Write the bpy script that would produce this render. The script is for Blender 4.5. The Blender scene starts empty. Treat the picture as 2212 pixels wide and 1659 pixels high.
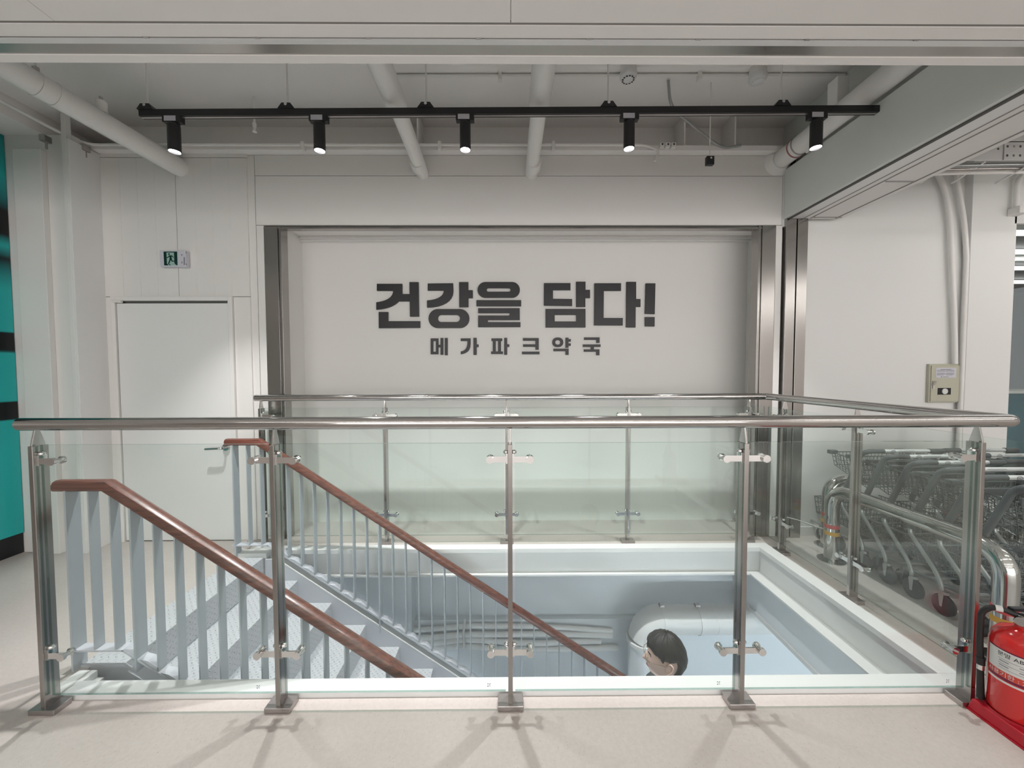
import bpy, bmesh, math, random
from mathutils import Vector, Matrix, Euler
random.seed(7)
S = bpy.context.scene
COL = S.collection
R = math.radians
# ------------------------------------------------------------------ camera
F_PX, HC = 800.0, 1.42
cam_d = bpy.data.cameras.new('camera'); cam = bpy.data.objects.new('camera', cam_d); COL.objects.link(cam)
cam_d.sensor_fit = 'HORIZONTAL'; cam_d.sensor_width = 36.0; cam_d.lens = 36.0*F_PX/2212.0
cam_d.clip_start = 0.02; cam_d.clip_end = 100
cam.location = (0, 0, HC); cam.rotation_euler = Euler((R(90-2.1), R(0.15), R(-0.4)), 'XYZ')
S.camera = cam
# ------------------------------------------------------------------ world, exposure
S.view_settings.view_transform = 'Standard'; S.view_settings.look = 'None'
S.view_settings.gamma = 1.0; S.view_settings.use_curve_mapping = False
S.view_settings.exposure = -0.55
w = bpy.data.worlds.new('world'); S.world = w; w.use_nodes = True
w.node_tree.nodes['Background'].inputs[0].default_value = (0.9, 0.95, 1.0, 1)
w.node_tree.nodes['Background'].inputs[1].default_value = 0.25
# ------------------------------------------------------------------ large lights (ceiling fixtures of the shop and lower floor, plus an added side tube)
def area(name, loc, sx, sy, e, col=(1, 0.985, 0.96), rot=(0, 0, 0)):
    l = bpy.data.lights.new(name, 'AREA'); l.shape = 'RECTANGLE'; l.size = sx; l.size_y = sy
    l.energy = e; l.color = col
    o = bpy.data.objects.new(name, l); COL.objects.link(o); o.location = loc; o.rotation_euler = rot
    return o
STRIPS = [(-1.7, -1.0), (1.8, -1.0), (5.3, -1.0), (-1.7, -3.2), (1.8, -3.2), (5.3, -3.2), (-3.4, -5.6), (0.1, -5.6), (3.6, -5.6)]
SIDE = [(5.2, 0.9), (5.2, 2.3), (4.4, -0.1)]  # last tube is an added one, out of view, brightening the right wall
TUBE_Z, TUBE_E = 2.58, 15.0      # hanging bare LED tubes; built as lamps with the ceiling below
area('shop_front_daylight', (1.6, -7.85, 1.35), 12.5, 2.5, 440, (1.0, 0.985, 0.985), (R(90), 0, 0))
LOWER = [(-1.6, 0.5), (1.6, 0.5), (4.6, 0.9)]
LOWER_E = 115.0

# ================================================================== helpers
def mat(name, col, rough=0.5, metal=0.0, var=0.03, scale=6.0, bump=0.0, bscale=120.0, spec=0.5, coat=0.0):
    m = bpy.data.materials.new(name); m.use_nodes = True
    nt = m.node_tree; b = nt.nodes['Principled BSDF']
    tc = nt.nodes.new('ShaderNodeTexCoord')
    n = nt.nodes.new('ShaderNodeTexNoise'); n.inputs['Scale'].default_value = scale; n.inputs['Detail'].default_value = 4
    nt.links.new(tc.outputs['Object'], n.inputs['Vector'])
    mx = nt.nodes.new('ShaderNodeMix'); mx.data_type = 'RGBA'
    mx.inputs[6].default_value = tuple(max(0, c*(1-var)) for c in col)+(1,)
    mx.inputs[7].default_value = tuple(min(1, c*(1+var)) for c in col)+(1,)
    nt.links.new(n.outputs['Fac'], mx.inputs[0]); nt.links.new(mx.outputs[2], b.inputs['Base Color'])
    b.inputs['Roughness'].default_value = rough; b.inputs['Metallic'].default_value = metal
    b.inputs['Specular IOR Level'].default_value = spec; b.inputs['Coat Weight'].default_value = coat
    if bump:
        n2 = nt.nodes.new('ShaderNodeTexNoise'); n2.inputs['Scale'].default_value = bscale; n2.inputs['Detail'].default_value = 3
        nt.links.new(tc.outputs['Object'], n2.inputs['Vector'])
        bp = nt.nodes.new('ShaderNodeBump'); bp.inputs['Strength'].default_value = bump; bp.inputs['Distance'].default_value = 0.002
        nt.links.new(n2.outputs['Fac'], bp.inputs['Height']); nt.links.new(bp.outputs['Normal'], b.inputs['Normal'])
    return m

M = {}
M['wall'] = mat('wall_paint', (0.80, 0.785, 0.76), 0.55, var=0.015, scale=2, bump=0.05, bscale=60)
M['wall_cool'] = mat('wall_paint_cool', (0.80, 0.80, 0.785), 0.6, var=0.015, scale=2, bump=0.05, bscale=60)
M['ceil'] = mat('ceiling_paint', (0.92, 0.895, 0.87), 0.7, var=0.02, scale=3, bump=0.08, bscale=40)
M['beamgreen'] = mat('beam_panel_paint', (0.74, 0.765, 0.73), 0.55, var=0.02, scale=3)
M['white'] = mat('white_enamel', (0.76, 0.765, 0.76), 0.35, var=0.01, scale=5)
M['pipe'] = mat('pipe_paint', (0.84, 0.825, 0.80), 0.45, var=0.02, scale=9, bump=0.05, bscale=80)
M['pvc'] = mat('white_pvc', (0.92, 0.92, 0.91), 0.35, var=0.02)
M['lowwall'] = mat('lower_wall_paint', (0.78, 0.82, 0.855), 0.5, var=0.015, scale=2)
M['steel'] = mat('polished_stainless', (0.56, 0.55, 0.54), 0.09, 1.0, var=0.04, scale=12)
M['brushed'] = mat('brushed_stainless', (0.40, 0.385, 0.37), 0.22, 1.0, var=0.05, scale=20)
M['plate'] = mat('base_plate_steel', (0.46, 0.43, 0.42), 0.34, 1.0, var=0.1, scale=25)
M['chrome'] = mat('chrome', (0.78, 0.78, 0.78), 0.07, 1.0, var=0.02)
M['dark_gap'] = mat('dark_joint', (0.10, 0.10, 0.095), 0.8, var=0.05)  # plain dark colour behind panel gaps, in joints and tray holes
M['joint'] = mat('painted_joint', (0.30, 0.285, 0.27), 0.8, var=0.05)
M['black'] = mat('black_powder_coat', (0.013, 0.013, 0.015), 0.42, var=0.1)
M['letter'] = mat('black_acrylic', (0.008, 0.008, 0.010), 0.38, var=0.05)
M['grey_paint'] = mat('grey_steel_paint', (0.45, 0.49, 0.53), 0.42, var=0.03, scale=12)
M['stringer'] = mat('stringer_paint', (0.56, 0.58, 0.63), 0.45, var=0.03, scale=8)
M['green'] = mat('exit_sign_green', (0.003, 0.035, 0.025), 0.35)
M['mint'] = mat('exit_sign_face', (0.35, 0.52, 0.47), 0.35)
M['sign_white'] = mat('sign_plastic', (0.62, 0.62, 0.68), 0.4, var=0.03, scale=25)
M['print'] = mat('grey_print', (0.22, 0.22, 0.25), 0.6, var=0.2, scale=60)
M['red'] = mat('extinguisher_red', (0.62, 0.022, 0.022), 0.16, var=0.05, scale=10, coat=0.4)
M['red_plastic'] = mat('red_plastic', (0.45, 0.010, 0.025), 0.33, var=0.06, scale=10)
M['rubber'] = mat('black_rubber', (0.014, 0.014, 0.014), 0.5, var=0.1)
M['cartgrey'] = mat('cart_plastic', (0.085, 0.092, 0.098), 0.5, var=0.08)
M['wire'] = mat('cart_wire', (0.13, 0.14, 0.14), 0.4, 0.3, var=0.1)
M['tube'] = mat('cart_tube', (0.42, 0.43, 0.43), 0.28, 0.8, var=0.06)
M['silver'] = mat('handle_aluminium', (0.80, 0.81, 0.82), 0.3, 0.25, var=0.02)
M['beige'] = mat('cabinet_beige', (0.52, 0.51, 0.41), 0.5, var=0.02, scale=10)
M['tape_red'] = mat('red_tape', (0.55, 0.055, 0.06), 0.4)
M['tape_yel'] = mat('amber_tape', (0.62, 0.33, 0.035), 0.4)
M['label'] = mat('label_paper', (0.72, 0.72, 0.70), 0.5, var=0.03)
M['maroon'] = mat('label_maroon', (0.16, 0.012, 0.05), 0.5)
M['orange'] = mat('label_red', (0.62, 0.06, 0.04), 0.5)
M['skin'] = mat('skin', (0.80, 0.57, 0.49), 0.5, var=0.06, scale=30)
M['lips'] = mat('lips', (0.42, 0.17, 0.16), 0.5)
M['hair'] = mat('black_hair', (0.016, 0.015, 0.016), 0.5, var=0.3, scale=60, bump=0.6, bscale=220)
M['gold'] = mat('glasses_wire', (0.75, 0.62, 0.45), 0.25, 1.0)
M['shirt'] = mat('dark_shirt', (0.05, 0.055, 0.07), 0.8, var=0.1, scale=20)
M['trousers'] = mat('dark_trousers', (0.03, 0.03, 0.035), 0.85, var=0.1, scale=20)
M['shoe'] = mat('shoe_leather', (0.02, 0.02, 0.02), 0.5)
M['darkroom'] = mat('dark_shop_ceiling', (0.10, 0.10, 0.11), 0.7, var=0.4, scale=3)
M['blue'] = mat('blue_glass_front', (0.06, 0.17, 0.23), 0.2, var=0.25, scale=2)
M['leafgreen'] = mat('outdoor_green', (0.10, 0.25, 0.16), 0.6, var=0.5, scale=4)

def emis(name, col, s):
    m = bpy.data.materials.new(name); m.use_nodes = True; nt = m.node_tree
    b = nt.nodes['Principled BSDF']; b.inputs['Base Color'].default_value = col+(1,)
    b.inputs['Emission Color'].default_value = col+(1,); b.inputs['Emission Strength'].default_value = s
    return m
M['lamp'] = emis('lamp_lens', (1.0, 0.98, 1.0), 30)
M['led'] = emis('led_tube', (1.0, 0.98, 0.94), 6)
M['lower_led'] = emis('lower_led_tube', (0.88, 0.945, 1.0), LOWER_E)
M['shop_led'] = emis('shop_led_tube', (1.0, 0.975, 0.94), TUBE_E)

def glass(name, tint, ior=1.5):
    m = bpy.data.materials.new(name); m.use_nodes = True; nt = m.node_tree; nt.nodes.clear()
    out = nt.nodes.new('ShaderNodeOutputMaterial'); mx = nt.nodes.new('ShaderNodeMixShader')
    fr = nt.nodes.new('ShaderNodeFresnel'); fr.inputs['IOR'].default_value = ior
    t = nt.nodes.new('ShaderNodeBsdfTransparent'); t.inputs['Color'].default_value = tint+(1,)
    g = nt.nodes.new('ShaderNodeBsdfGlossy'); g.inputs['Roughness'].default_value = 0.0
    g.inputs['Color'].default_value = (0.95, 1, 0.98, 1)
    ge = nt.nodes.new('ShaderNodeNewGeometry'); mr = nt.nodes.new('ShaderNodeMapRange')
    mr.inputs[3].default_value = ior; mr.inputs[4].default_value = 1/ior
    nt.links.new(ge.outputs['Backfacing'], mr.inputs[0]); nt.links.new(mr.outputs[0], fr.inputs['IOR'])
    nt.links.new(fr.outputs[0], mx.inputs[0]); nt.links.new(t.outputs[0], mx.inputs[1]); nt.links.new(g.outputs[0], mx.inputs[2])
    nt.links.new(mx.outputs[0], out.inputs[0])
    return m
M['glass'] = glass('clear_glass', (0.955, 0.982, 0.972), 1.45)
M['glass_edge'] = glass('glass_cut_edge', (0.42, 0.56, 0.52), 1.5)
M['lens'] = glass('spectacle_lens', (0.97, 0.98, 0.98), 1.3)

def concrete():
    m = bpy.data.materials.new('polished_concrete'); m.use_nodes = True; nt = m.node_tree; L = nt.links
    b = nt.nodes['Principled BSDF']; tc = nt.nodes.new('ShaderNodeTexCoord')
    def noise(s, d, w=0.0):
        n = nt.nodes.new('ShaderNodeTexNoise'); n.inputs['Scale'].default_value = s; n.inputs['Detail'].default_value = d
        n.inputs['Distortion'].default_value = w; L.new(tc.outputs['Object'], n.inputs['Vector']); return n
    def ramp(src, p0, c0, p1, c1):
        r = nt.nodes.new('ShaderNodeValToRGB'); r.color_ramp.elements[0].position = p0; r.color_ramp.elements[0].color = c0
        r.color_ramp.elements[1].position = p1; r.color_ramp.elements[1].color = c1; L.new(src, r.inputs[0]); return r
    big = ramp(noise(1.3, 5, 0.4).outputs['Fac'], 0.3, (0.525, 0.477, 0.445, 1), 0.7, (0.61, 0.562, 0.53, 1))
    spk = ramp(noise(170, 1).outputs['Fac'], 0.24, (0.70, 0.68, 0.66, 1), 0.33, (1, 1, 1, 1))
    spk2 = ramp(noise(60, 3).outputs['Fac'], 0.35, (0.96, 0.96, 0.955, 1), 0.65, (1.02, 1.02, 1.02, 1))
    m1 = nt.nodes.new('ShaderNodeMix'); m1.data_type = 'RGBA'; m1.blend_type = 'MULTIPLY'; m1.inputs[0].default_value = 1
    L.new(big.outputs[0], m1.inputs[6]); L.new(spk.outputs[0], m1.inputs[7])
    m2 = nt.nodes.new('ShaderNodeMix'); m2.data_type = 'RGBA'; m2.blend_type = 'MULTIPLY'; m2.inputs[0].default_value = 1
    L.new(m1.outputs[2], m2.inputs[6]); L.new(spk2.outputs[0], m2.inputs[7])
    L.new(m2.outputs[2], b.inputs['Base Color'])
    rr = ramp(noise(4, 4).outputs['Fac'], 0.3, (0.30, 0.30, 0.30, 1), 0.7, (0.46, 0.46, 0.46, 1)); L.new(rr.outputs[0], b.inputs['Roughness'])
    b.inputs['Specular IOR Level'].default_value = 0.4
    return m
M['concrete'] = concrete()

def wood():
    m = bpy.data.materials.new('red_brown_wood'); m.use_nodes = True; nt = m.node_tree; L = nt.links
    b = nt.nodes['Principled BSDF']; tc = nt.nodes.new('ShaderNodeTexCoord')
    mp = nt.nodes.new('ShaderNodeMapping'); mp.inputs['Rotation'].default_value = (0, R(34), 0); mp.inputs['Scale'].default_value = (2.2, 40, 40)
    L.new(tc.outputs['Object'], mp.inputs[0])
    n = nt.nodes.new('ShaderNodeTexNoise'); n.inputs['Scale'].default_value = 2.0; n.inputs['Detail'].default_value = 6; n.inputs['Distortion'].default_value = 0.6
    L.new(mp.outputs[0], n.inputs['Vector'])
    r = nt.nodes.new('ShaderNodeValToRGB'); e = r.color_ramp.elements
    e[0].position = 0.3; e[0].color = (0.062, 0.020, 0.014, 1); e[1].position = 0.72; e[1].color = (0.205, 0.070, 0.047, 1)
    L.new(n.outputs['Fac'], r.inputs[0]); L.new(r.outputs[0], b.inputs['Base Color'])
    b.inputs['Roughness'].default_value = 0.33; b.inputs['Coat Weight'].default_value = 0.25; b.inputs['Coat Roughness'].default_value = 0.15
    return m
M['wood'] = wood()

def checker_plate():
    """raised lozenges, alternately turned, on grey paint"""
    m = mat('checker_plate', (0.56, 0.58, 0.61), 0.42, var=0.05, scale=10); nt = m.node_tree; L = nt.links
    b = nt.nodes['Principled BSDF']; tc = nt.nodes.new('ShaderNodeTexCoord')
    def vm(op, a, bv=None):
        n = nt.nodes.new('ShaderNodeVectorMath'); n.operation = op; L.new(a, n.inputs[0])
        if bv is not None: n.inputs[1].default_value = bv
        return n.outputs[0]
    def mm(op, a, bv=None, c=None):
        n = nt.nodes.new('ShaderNodeMath'); n.operation = op
        for i, v in enumerate((a, bv, c)):
            if v is None: continue
            if isinstance(v, (int, float)): n.inputs[i].default_value = v
            else: L.new(v, n.inputs[i])
        return n.outputs[0]
    sep = nt.nodes.new('ShaderNodeSeparateXYZ'); L.new(tc.outputs['Object'], sep.inputs[0])
    u = mm('ADD', sep.outputs[0], sep.outputs[2]); v = sep.outputs[1]
    def loz(ou, ov, ang):
        a = mm('SUBTRACT', mm('FRACT', mm('ADD', mm('DIVIDE', u, 0.036), ou)), 0.5)
        c = mm('SUBTRACT', mm('FRACT', mm('ADD', mm('DIVIDE', v, 0.036), ov)), 0.5)
        p = mm('ADD', mm('MULTIPLY', a, math.cos(ang)), mm('MULTIPLY', c, math.sin(ang)))
        q = mm('SUBTRACT', mm('MULTIPLY', c, math.cos(ang)), mm('MULTIPLY', a, math.sin(ang)))
        d = mm('ADD', mm('POWER', mm('DIVIDE', p, 0.30), 2.0), mm('POWER', mm('DIVIDE', q, 0.10), 2.0))
        return mm('MAXIMUM', mm('SUBTRACT', 1.0, d), 0.0)
    h = mm('MAXIMUM', loz(0, 0, 0.75), loz(0.5, 0.5, -0.75))
    bp = nt.nodes.new('ShaderNodeBump'); bp.inputs['Strength'].default_value = 1.0; bp.inputs['Distance'].default_value = 0.004
    L.new(h, bp.inputs['Height']); L.new(bp.outputs['Normal'], b.inputs['Normal'])
    return m
M['checker'] = checker_plate()

def teal_panel():
    """printed board: soft teal and black bands along the height"""
    m = bpy.data.materials.new('teal_printed_board'); m.use_nodes = True; nt = m.node_tree; L = nt.links
    b = nt.nodes['Principled BSDF']; tc = nt.nodes.new('ShaderNodeTexCoord'); sep = nt.nodes.new('ShaderNodeSeparateXYZ')
    L.new(tc.outputs['Object'], sep.inputs[0])
    dv = nt.nodes.new('ShaderNodeMath'); dv.operation = 'DIVIDE'; dv.inputs[1].default_value = 3.3; L.new(sep.outputs[2], dv.inputs[0])
    r = nt.nodes.new('ShaderNodeValToRGB'); L.new(dv.outputs[0], r.inputs[0])
    T = (0.022, 0.50, 0.49, 1); K = (0.004, 0.005, 0.006, 1); D = (0.016, 0.26, 0.27, 1)
    stops = [(0.0, T), (0.318, T), (0.320, K), (0.360, K), (0.362, T), (0.40, T), (0.475, T), (0.477, K), (0.520, K), (0.522, T),
             (0.62, T), (0.66, D), (0.69, K), (0.705, D), (0.72, T), (0.745, K), (0.80, K), (0.835, D), (0.88, T), (1.0, D)]
    el = r.color_ramp.elements; el[0].position = 0; el[0].color = T; el[1].position = 1; el[1].color = D
    for p, c in stops[1:-1]:
        e = el.new(p); e.color = c
    L.new(r.outputs[0], b.inputs['Base Color']); b.inputs['Roughness'].default_value = 0.35
    return m
M['teal'] = teal_panel()

WO = {}   # world origin of every object
def origin(o): return WO.get(o.name, Vector((0, 0, 0))) if o else Vector((0, 0, 0))

class MB:
    """collects polygons in world coordinates, then links them as one mesh object"""
    def __init__(s): s.v = []; s.f = []; s.mi = []; s.k = 0
    def add(s, vs, fs):
        n = len(s.v); s.v += [Vector(p) for p in vs]
        for f in fs: s.f.append([n+i for i in f]); s.mi.append(s.k)
        return s
    def box(s, x0, x1, y0, y1, z0, z1):
        return s.add([(x0,y0,z0),(x1,y0,z0),(x1,y1,z0),(x0,y1,z0),(x0,y0,z1),(x1,y0,z1),(x1,y1,z1),(x0,y1,z1)],
                     [(0,3,2,1),(4,5,6,7),(0,1,5,4),(1,2,6,5),(2,3,7,6),(3,0,4,7)])
    def bar(s, p0, p1, w, h, up=(0,0,1)):
        """rectangular bar; w across, h along up"""
        p0, p1 = Vector(p0), Vector(p1); d = (p1-p0).normalized(); up = Vector(up)
        a = d.cross(up).normalized()*w/2; b = a.cross(d).normalized()*h/2
        vs = [p+i*a+j*b for p in (p0, p1) for i, j in ((-1,-1),(1,-1),(1,1),(-1,1))]
        return s.add(vs, [(0,1,2,3),(7,6,5,4),(0,4,5,1),(1,5,6,2),(2,6,7,3),(3,7,4,0)])
    def cyl(s, p0, p1, r, n=16, r2=None, caps=True):
        p0, p1 = Vector(p0), Vector(p1); d = (p1-p0).normalized(); r2 = r if r2 is None else r2
        a = d.orthogonal().normalized(); b = d.cross(a)
        vs = [p+q*(math.cos(2*math.pi*i/n)*a+math.sin(2*math.pi*i/n)*b) for p, q in ((p0, r), (p1, r2)) for i in range(n)]
        fs = [(i, (i+1) % n, n+(i+1) % n, n+i) for i in range(n)]
        if caps: fs += [tuple(range(n-1, -1, -1)), tuple(range(n, 2*n))]
        return s.add(vs, fs)
    def tube(s, path, r, n=12, caps=True, closed=False, flat=1.0):
        P = [Vector(p) for p in path]; N = len(P); rings = []
        rs = r if isinstance(r, (list, tuple)) else [r]*N
        t0 = (P[1]-P[0]).normalized(); a = t0.orthogonal().normalized()
        if abs(t0.z) < 0.9: a = t0.cross(Vector((0,0,1))).normalized()
        for i in range(N):
            if closed: t = (P[(i+1) % N]-P[i-1]).normalized()
            elif i == 0: t = t0
            elif i == N-1: t = (P[i]-P[i-1]).normalized()
            else: t = ((P[i+1]-P[i]).normalized()+(P[i]-P[i-1]).normalized()).normalized()
            a = (a-t*a.dot(t)).normalized(); b = t.cross(a)
            k = 1.0
            if 0 < i < N-1 or closed:
                c = max(0.3, math.sqrt(max(0.0, (1+(P[(i+1) % N]-P[i]).normalized().dot((P[i]-P[i-1]).normalized()))/2))); k = 1/c
            rings.append([P[i]+rs[i]*(math.cos(2*math.pi*j/n)*a+flat*math.sin(2*math.pi*j/n)*b) for j in range(n)])
        vs = [p for rg in rings for p in rg]; fs = []
        for i in range(N if closed else N-1):
            i2 = (i+1) % N
            for j in range(n): fs.append((i*n+j, i*n+(j+1) % n, i2*n+(j+1) % n, i2*n+j))
        if caps and not closed: fs += [tuple(range(n-1, -1, -1)), tuple((N-1)*n+j for j in range(n))]
        return s.add(vs, fs)
    def lathe(s, prof, c=(0,0,0), ax=(0,0,1), n=24, a0=0.0, a1=2*math.pi):
        c = Vector(c); ax = Vector(ax).normalized(); a = ax.orthogonal().normalized()
        if abs(ax.z) > 0.99: a = Vector((1,0,0))
        b = ax.cross(a); full = abs(a1-a0-2*math.pi) < 1e-6; m = n if full else n+1
        vs = [c+ax*h+q*(math.cos(a0+(a1-a0)*j/n)*a+math.sin(a0+(a1-a0)*j/n)*b) for q, h in prof for j in range(m)]
        fs = []
        for i in range(len(prof)-1):
            for j in range(n): fs.append((i*m+j, i*m+(j+1) % m, (i+1)*m+(j+1) % m, (i+1)*m+j))
        return s.add(vs, fs)
    def prism(s, poly, fn, d0, d1):
        n = len(poly); vs = [fn(u, v, d0) for u, v in poly]+[fn(u, v, d1) for u, v in poly]
        return s.add(vs, [tuple(range(n)), tuple(range(2*n-1, n-1, -1))]+[(i, n+i, n+(i+1) % n, (i+1) % n) for i in range(n)])
    def ringprism(s, outer, inner, fn, d0, d1):
        n = len(outer)
        vs = [fn(u, v, d) for lp, d in ((outer, d0), (inner, d0), (outer, d1), (inner, d1)) for u, v in lp]; fs = []
        for i in range(n):
            j = (i+1) % n
            fs += [(i, j, n+j, n+i), (2*n+i, 3*n+i, 3*n+j, 2*n+j), (i, 2*n+i, 2*n+j, j), (n+i, n+j, 3*n+j, 3*n+i)]
        return s.add(vs, fs)
    def build(s, name, m, parent=None, smooth=None, bevel=0.0, local=False, org=None):
        me = bpy.data.meshes.new(name); o = bpy.data.objects.new(name, me); COL.objects.link(o)
        if parent is None:
            xs = [p.x for p in s.v]; ys = [p.y for p in s.v]; zs = [p.z for p in s.v]
            og = Vector(org) if org is not None else Vector(((min(xs)+max(xs))/2, (min(ys)+max(ys))/2, min(zs)))
            o.location = og
        else:
            og = origin(parent); o.parent = parent
        WO[o.name] = og
        me.from_pydata([p-og for p in s.v], [], s.f)
        ms = m if isinstance(m, (list, tuple)) else [m]
        for q in ms: me.materials.append(M[q] if isinstance(q, str) else q)
        if len(ms) > 1: me.polygons.foreach_set('material_index', s.mi)
        bm = bmesh.new(); bm.from_mesh(me); bmesh.ops.recalc_face_normals(bm, faces=bm.faces); bm.to_mesh(me); bm.free()
        if smooth is not None:
            me.shade_smooth(); me.set_sharp_from_angle(angle=R(smooth))
        if bevel:
            b = o.modifiers.new('bevel', 'BEVEL'); b.width = bevel; b.segments = 2; b.limit_method = 'ANGLE'; b.angle_limit = R(40)
        me.update()
        return o

def tag(o, label=None, cat=None, group=None, kind=None):
    if label: o['label'] = label
    if cat: o['category'] = cat
    if group: o['group'] = group
    if kind: o['kind'] = kind
    return o
def thing(name, loc, label, cat, group=None):
    o = bpy.data.objects.new(name, None); COL.objects.link(o); o.location = loc; o.empty_display_size = 0.05
    WO[o.name] = Vector(loc); return tag(o, label, cat, group)
def struct(o): o['kind'] = 'structure'; return o
def copy_tree(o, parent=None, loc=None):
    c = o.copy(); COL.objects.link(c)
    if parent is not None: c.parent = parent
    if loc is not None: c.location = loc
    for ch in list(o.children): copy_tree(ch, c)
    return c
def B(x0, x1, y0, y1, z0, z1): return MB().box(x0, x1, y0, y1, z0, z1)
def fillet(pts, r, n=6):
    P = [Vector(p) for p in pts]; out = [P[0]]
    for i in range(1, len(P)-1):
        a = (P[i-1]-P[i]); b = (P[i+1]-P[i]); q = min(r, a.length*0.49, b.length*0.49)
        p0 = P[i]+a.normalized()*q; p1 = P[i]+b.normalized()*q
        for k in range(n+1):
            t = k/n; out.append(p0*(1-t)**2+2*P[i]*t*(1-t)+p1*t*t)
    return out+[P[-1]]
camR = cam.rotation_euler.to_matrix()
def at(px, py, Y):
    """the point of the plane at depth Y that a pixel of the photograph shows"""
    d = camR @ Vector(((px-1106)/F_PX, (829.5-py)/F_PX, -1)); return Vector((0, 0, HC))+d*(Y/d.y)

# ================================================================== structure
# measured levels and lines of the place
W = 3.09            # front face of the rear wall
YF, YB = 1.522, 3.008   # guardrail lines, front and rear
KF0, KF1 = 1.565, 1.641  # front kerb
KB0, KB1 = 2.856, 2.933  # rear kerb
KR0, KR1 = 1.970, 2.065  # right kerb
KL0, KL1 = -2.020, -1.935
XE = 2.105          # right guardrail line
mb = MB()
mb.box(-9, 9, -8, KF0, -0.2, 0); mb.box(KR1, 9, KF0, 3.7, -0.2, 0); mb.box(-9, KL0, KF0, 3.7, -0.2, 0); mb.box(KL0, KR1, KB1, 3.7, -0.2, 0)
struct(mb.build('floor', 'concrete', org=(0, 0, 0)))
# slab below (its edges are the fascia of the stairwell)
mb = MB(); mb.box(-9, 9, -8, KF1-0.02, -0.56, -0.2); mb.box(2.0, 9, KF1-0.02, 3.7, -0.56, -0.2); mb.box(-9, -2.02, KF1-0.02, 3.7, -0.56, -0.2)
struct(mb.build('ceiling_lower', 'lowwall', org=(0, 0, 0)))
mb = MB(); mb.box(1.985, 2.0, KF1-0.02, 3.2, -0.575, -0.545)
struct(mb.build('trim_1', 'white'))
mb = MB(); mb.box(-6, 8, -4, 3.7, -3.65, -3.55); struct(mb.build('floor_lower', 'white', org=(0, 0, -3.65)))
mb = MB(); mb.box(-6, 8, 3.25, 3.4, -3.55, -0.2); mb.box(-6, 8, 3.2, 3.25, -3.55, -0.783); mb.box(-3.0, -0.846, 3.12, 3.25, -3.55, -0.2)
struct(mb.build('wall_lower_rear', 'lowwall'))
for nm, b in (('wall_lower_left', (-6.1, -6, -4, 3.4, -3.55, -0.56)), ('wall_lower_right', (8, 8.1, -4, 3.4, -3.55, -0.56)), ('wall_lower_front', (-6, 8, -4.1, -4, -3.55, -0.56))):
    struct(B(*b).build(nm, 'lowwall'))

# steel frame of the stairwell: flanges and webs (kerb)
def frame(name, boxes, m='white'):
    q = MB()
    for b in boxes: q.box(*b)
    return struct(q.build(name, m, bevel=0.002))
frame('trim_2', [(KL0, KR1, KF0, KF1, -0.012, 0.022), (KL0, KR1, KF0+0.02, KF0+0.05, -0.2, -0.012), (KL0, KR1, KF0, KF1, -0.215, -0.2)])
frame('trim_3', [(KR0, KR1, KF1, KB1, -0.012, 0.022), (1.996, 2.03, KF1, KB1, -0.19, -0.012), (1.901, 2.06, KF1, KB1, -0.205, -0.19)])
frame('trim_4', [(KL0, KR0, KB0, KB1, -0.012, 0.022), (-1.9, 1.996, 2.895, 2.925, -0.19, -0.012), (-1.9, 1.901, 2.863, KB1, -0.205, -0.19)])
frame('trim_5', [(KL0, KL1, KF1, 1.70, -0.012, 0.022), (KL0, KL1+0.03, KF1, 1.70, -0.2, -0.012)])

# rear wall with the shutter opening; each cladding panel is a piece
rear = struct(B(-2.13, 2.40, 3.11, 3.16, 2.60, 3.176).build('wall_back', 'dark_gap'))
def panel(parent, x0, x1, z0, z1, y=W, d=0.03, m='wall', name='wall_panel'):
    return B(x0+0.002, x1-0.002, y, y+d, z0+0.002, z1-0.002).build(name, m, parent, bevel=0.0015)
panel(rear, -2.07, 2.255, 2.612, 3.010)
panel(rear, -2.07, 2.255, 3.010, 3.176)
panel(rear, -2.13, -2.07, 0.0, 3.176)
panel(rear, -2.07, -2.008, 0.0, 2.612)
panel(rear, 2.206, 2.262, 0.0, 2.612)
panel(rear, 2.255, 2.30, 2.60, 3.176, m='wall_cool')
mb = MB(); mb.box(-3.4, 2.37, 3.02, 3.27, 3.176, 3.215); mb.box(-3.9, 2.60, 3.25, 3.28, 3.176, 3.55)
for x in (-0.74, 1.42, 1.83): mb.box(x, x+0.012, 3.06, 3.25, 3.215, 3.5)
struct(mb.build('trim_6', 'ceil'))
# recess behind the opening
rec = MB(); rec.box(-2.1, 2.27, 3.456, 3.50, 0, 2.75); rec.box(-2.1, -1.90, W+0.06, 3.456, 0, 2.75); rec.box(2.21, 2.27, W+0.06, 3.456, 0, 2.75)
struct(rec.build('wall_recess', 'wall'))
rc = struct(B(-1.90, 2.21, W+0.06, 3.456, 2.640, 2.70).build('ceiling_recess', 'ceil'))
B(-1.90, 2.21, 3.40, 3.455, 2.615, 2.640).build('cornice', 'wall', rc, bevel=0.002)
B(-1.90, 2.21, 3.425, 3.455, 2.600, 2.615).build('cornice', 'wall', rc, bevel=0.002)
B(-1.88, 2.20, W+0.10, W+0.104, 2.636, 2.640).build('joint', 'dark_gap', rc)
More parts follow.
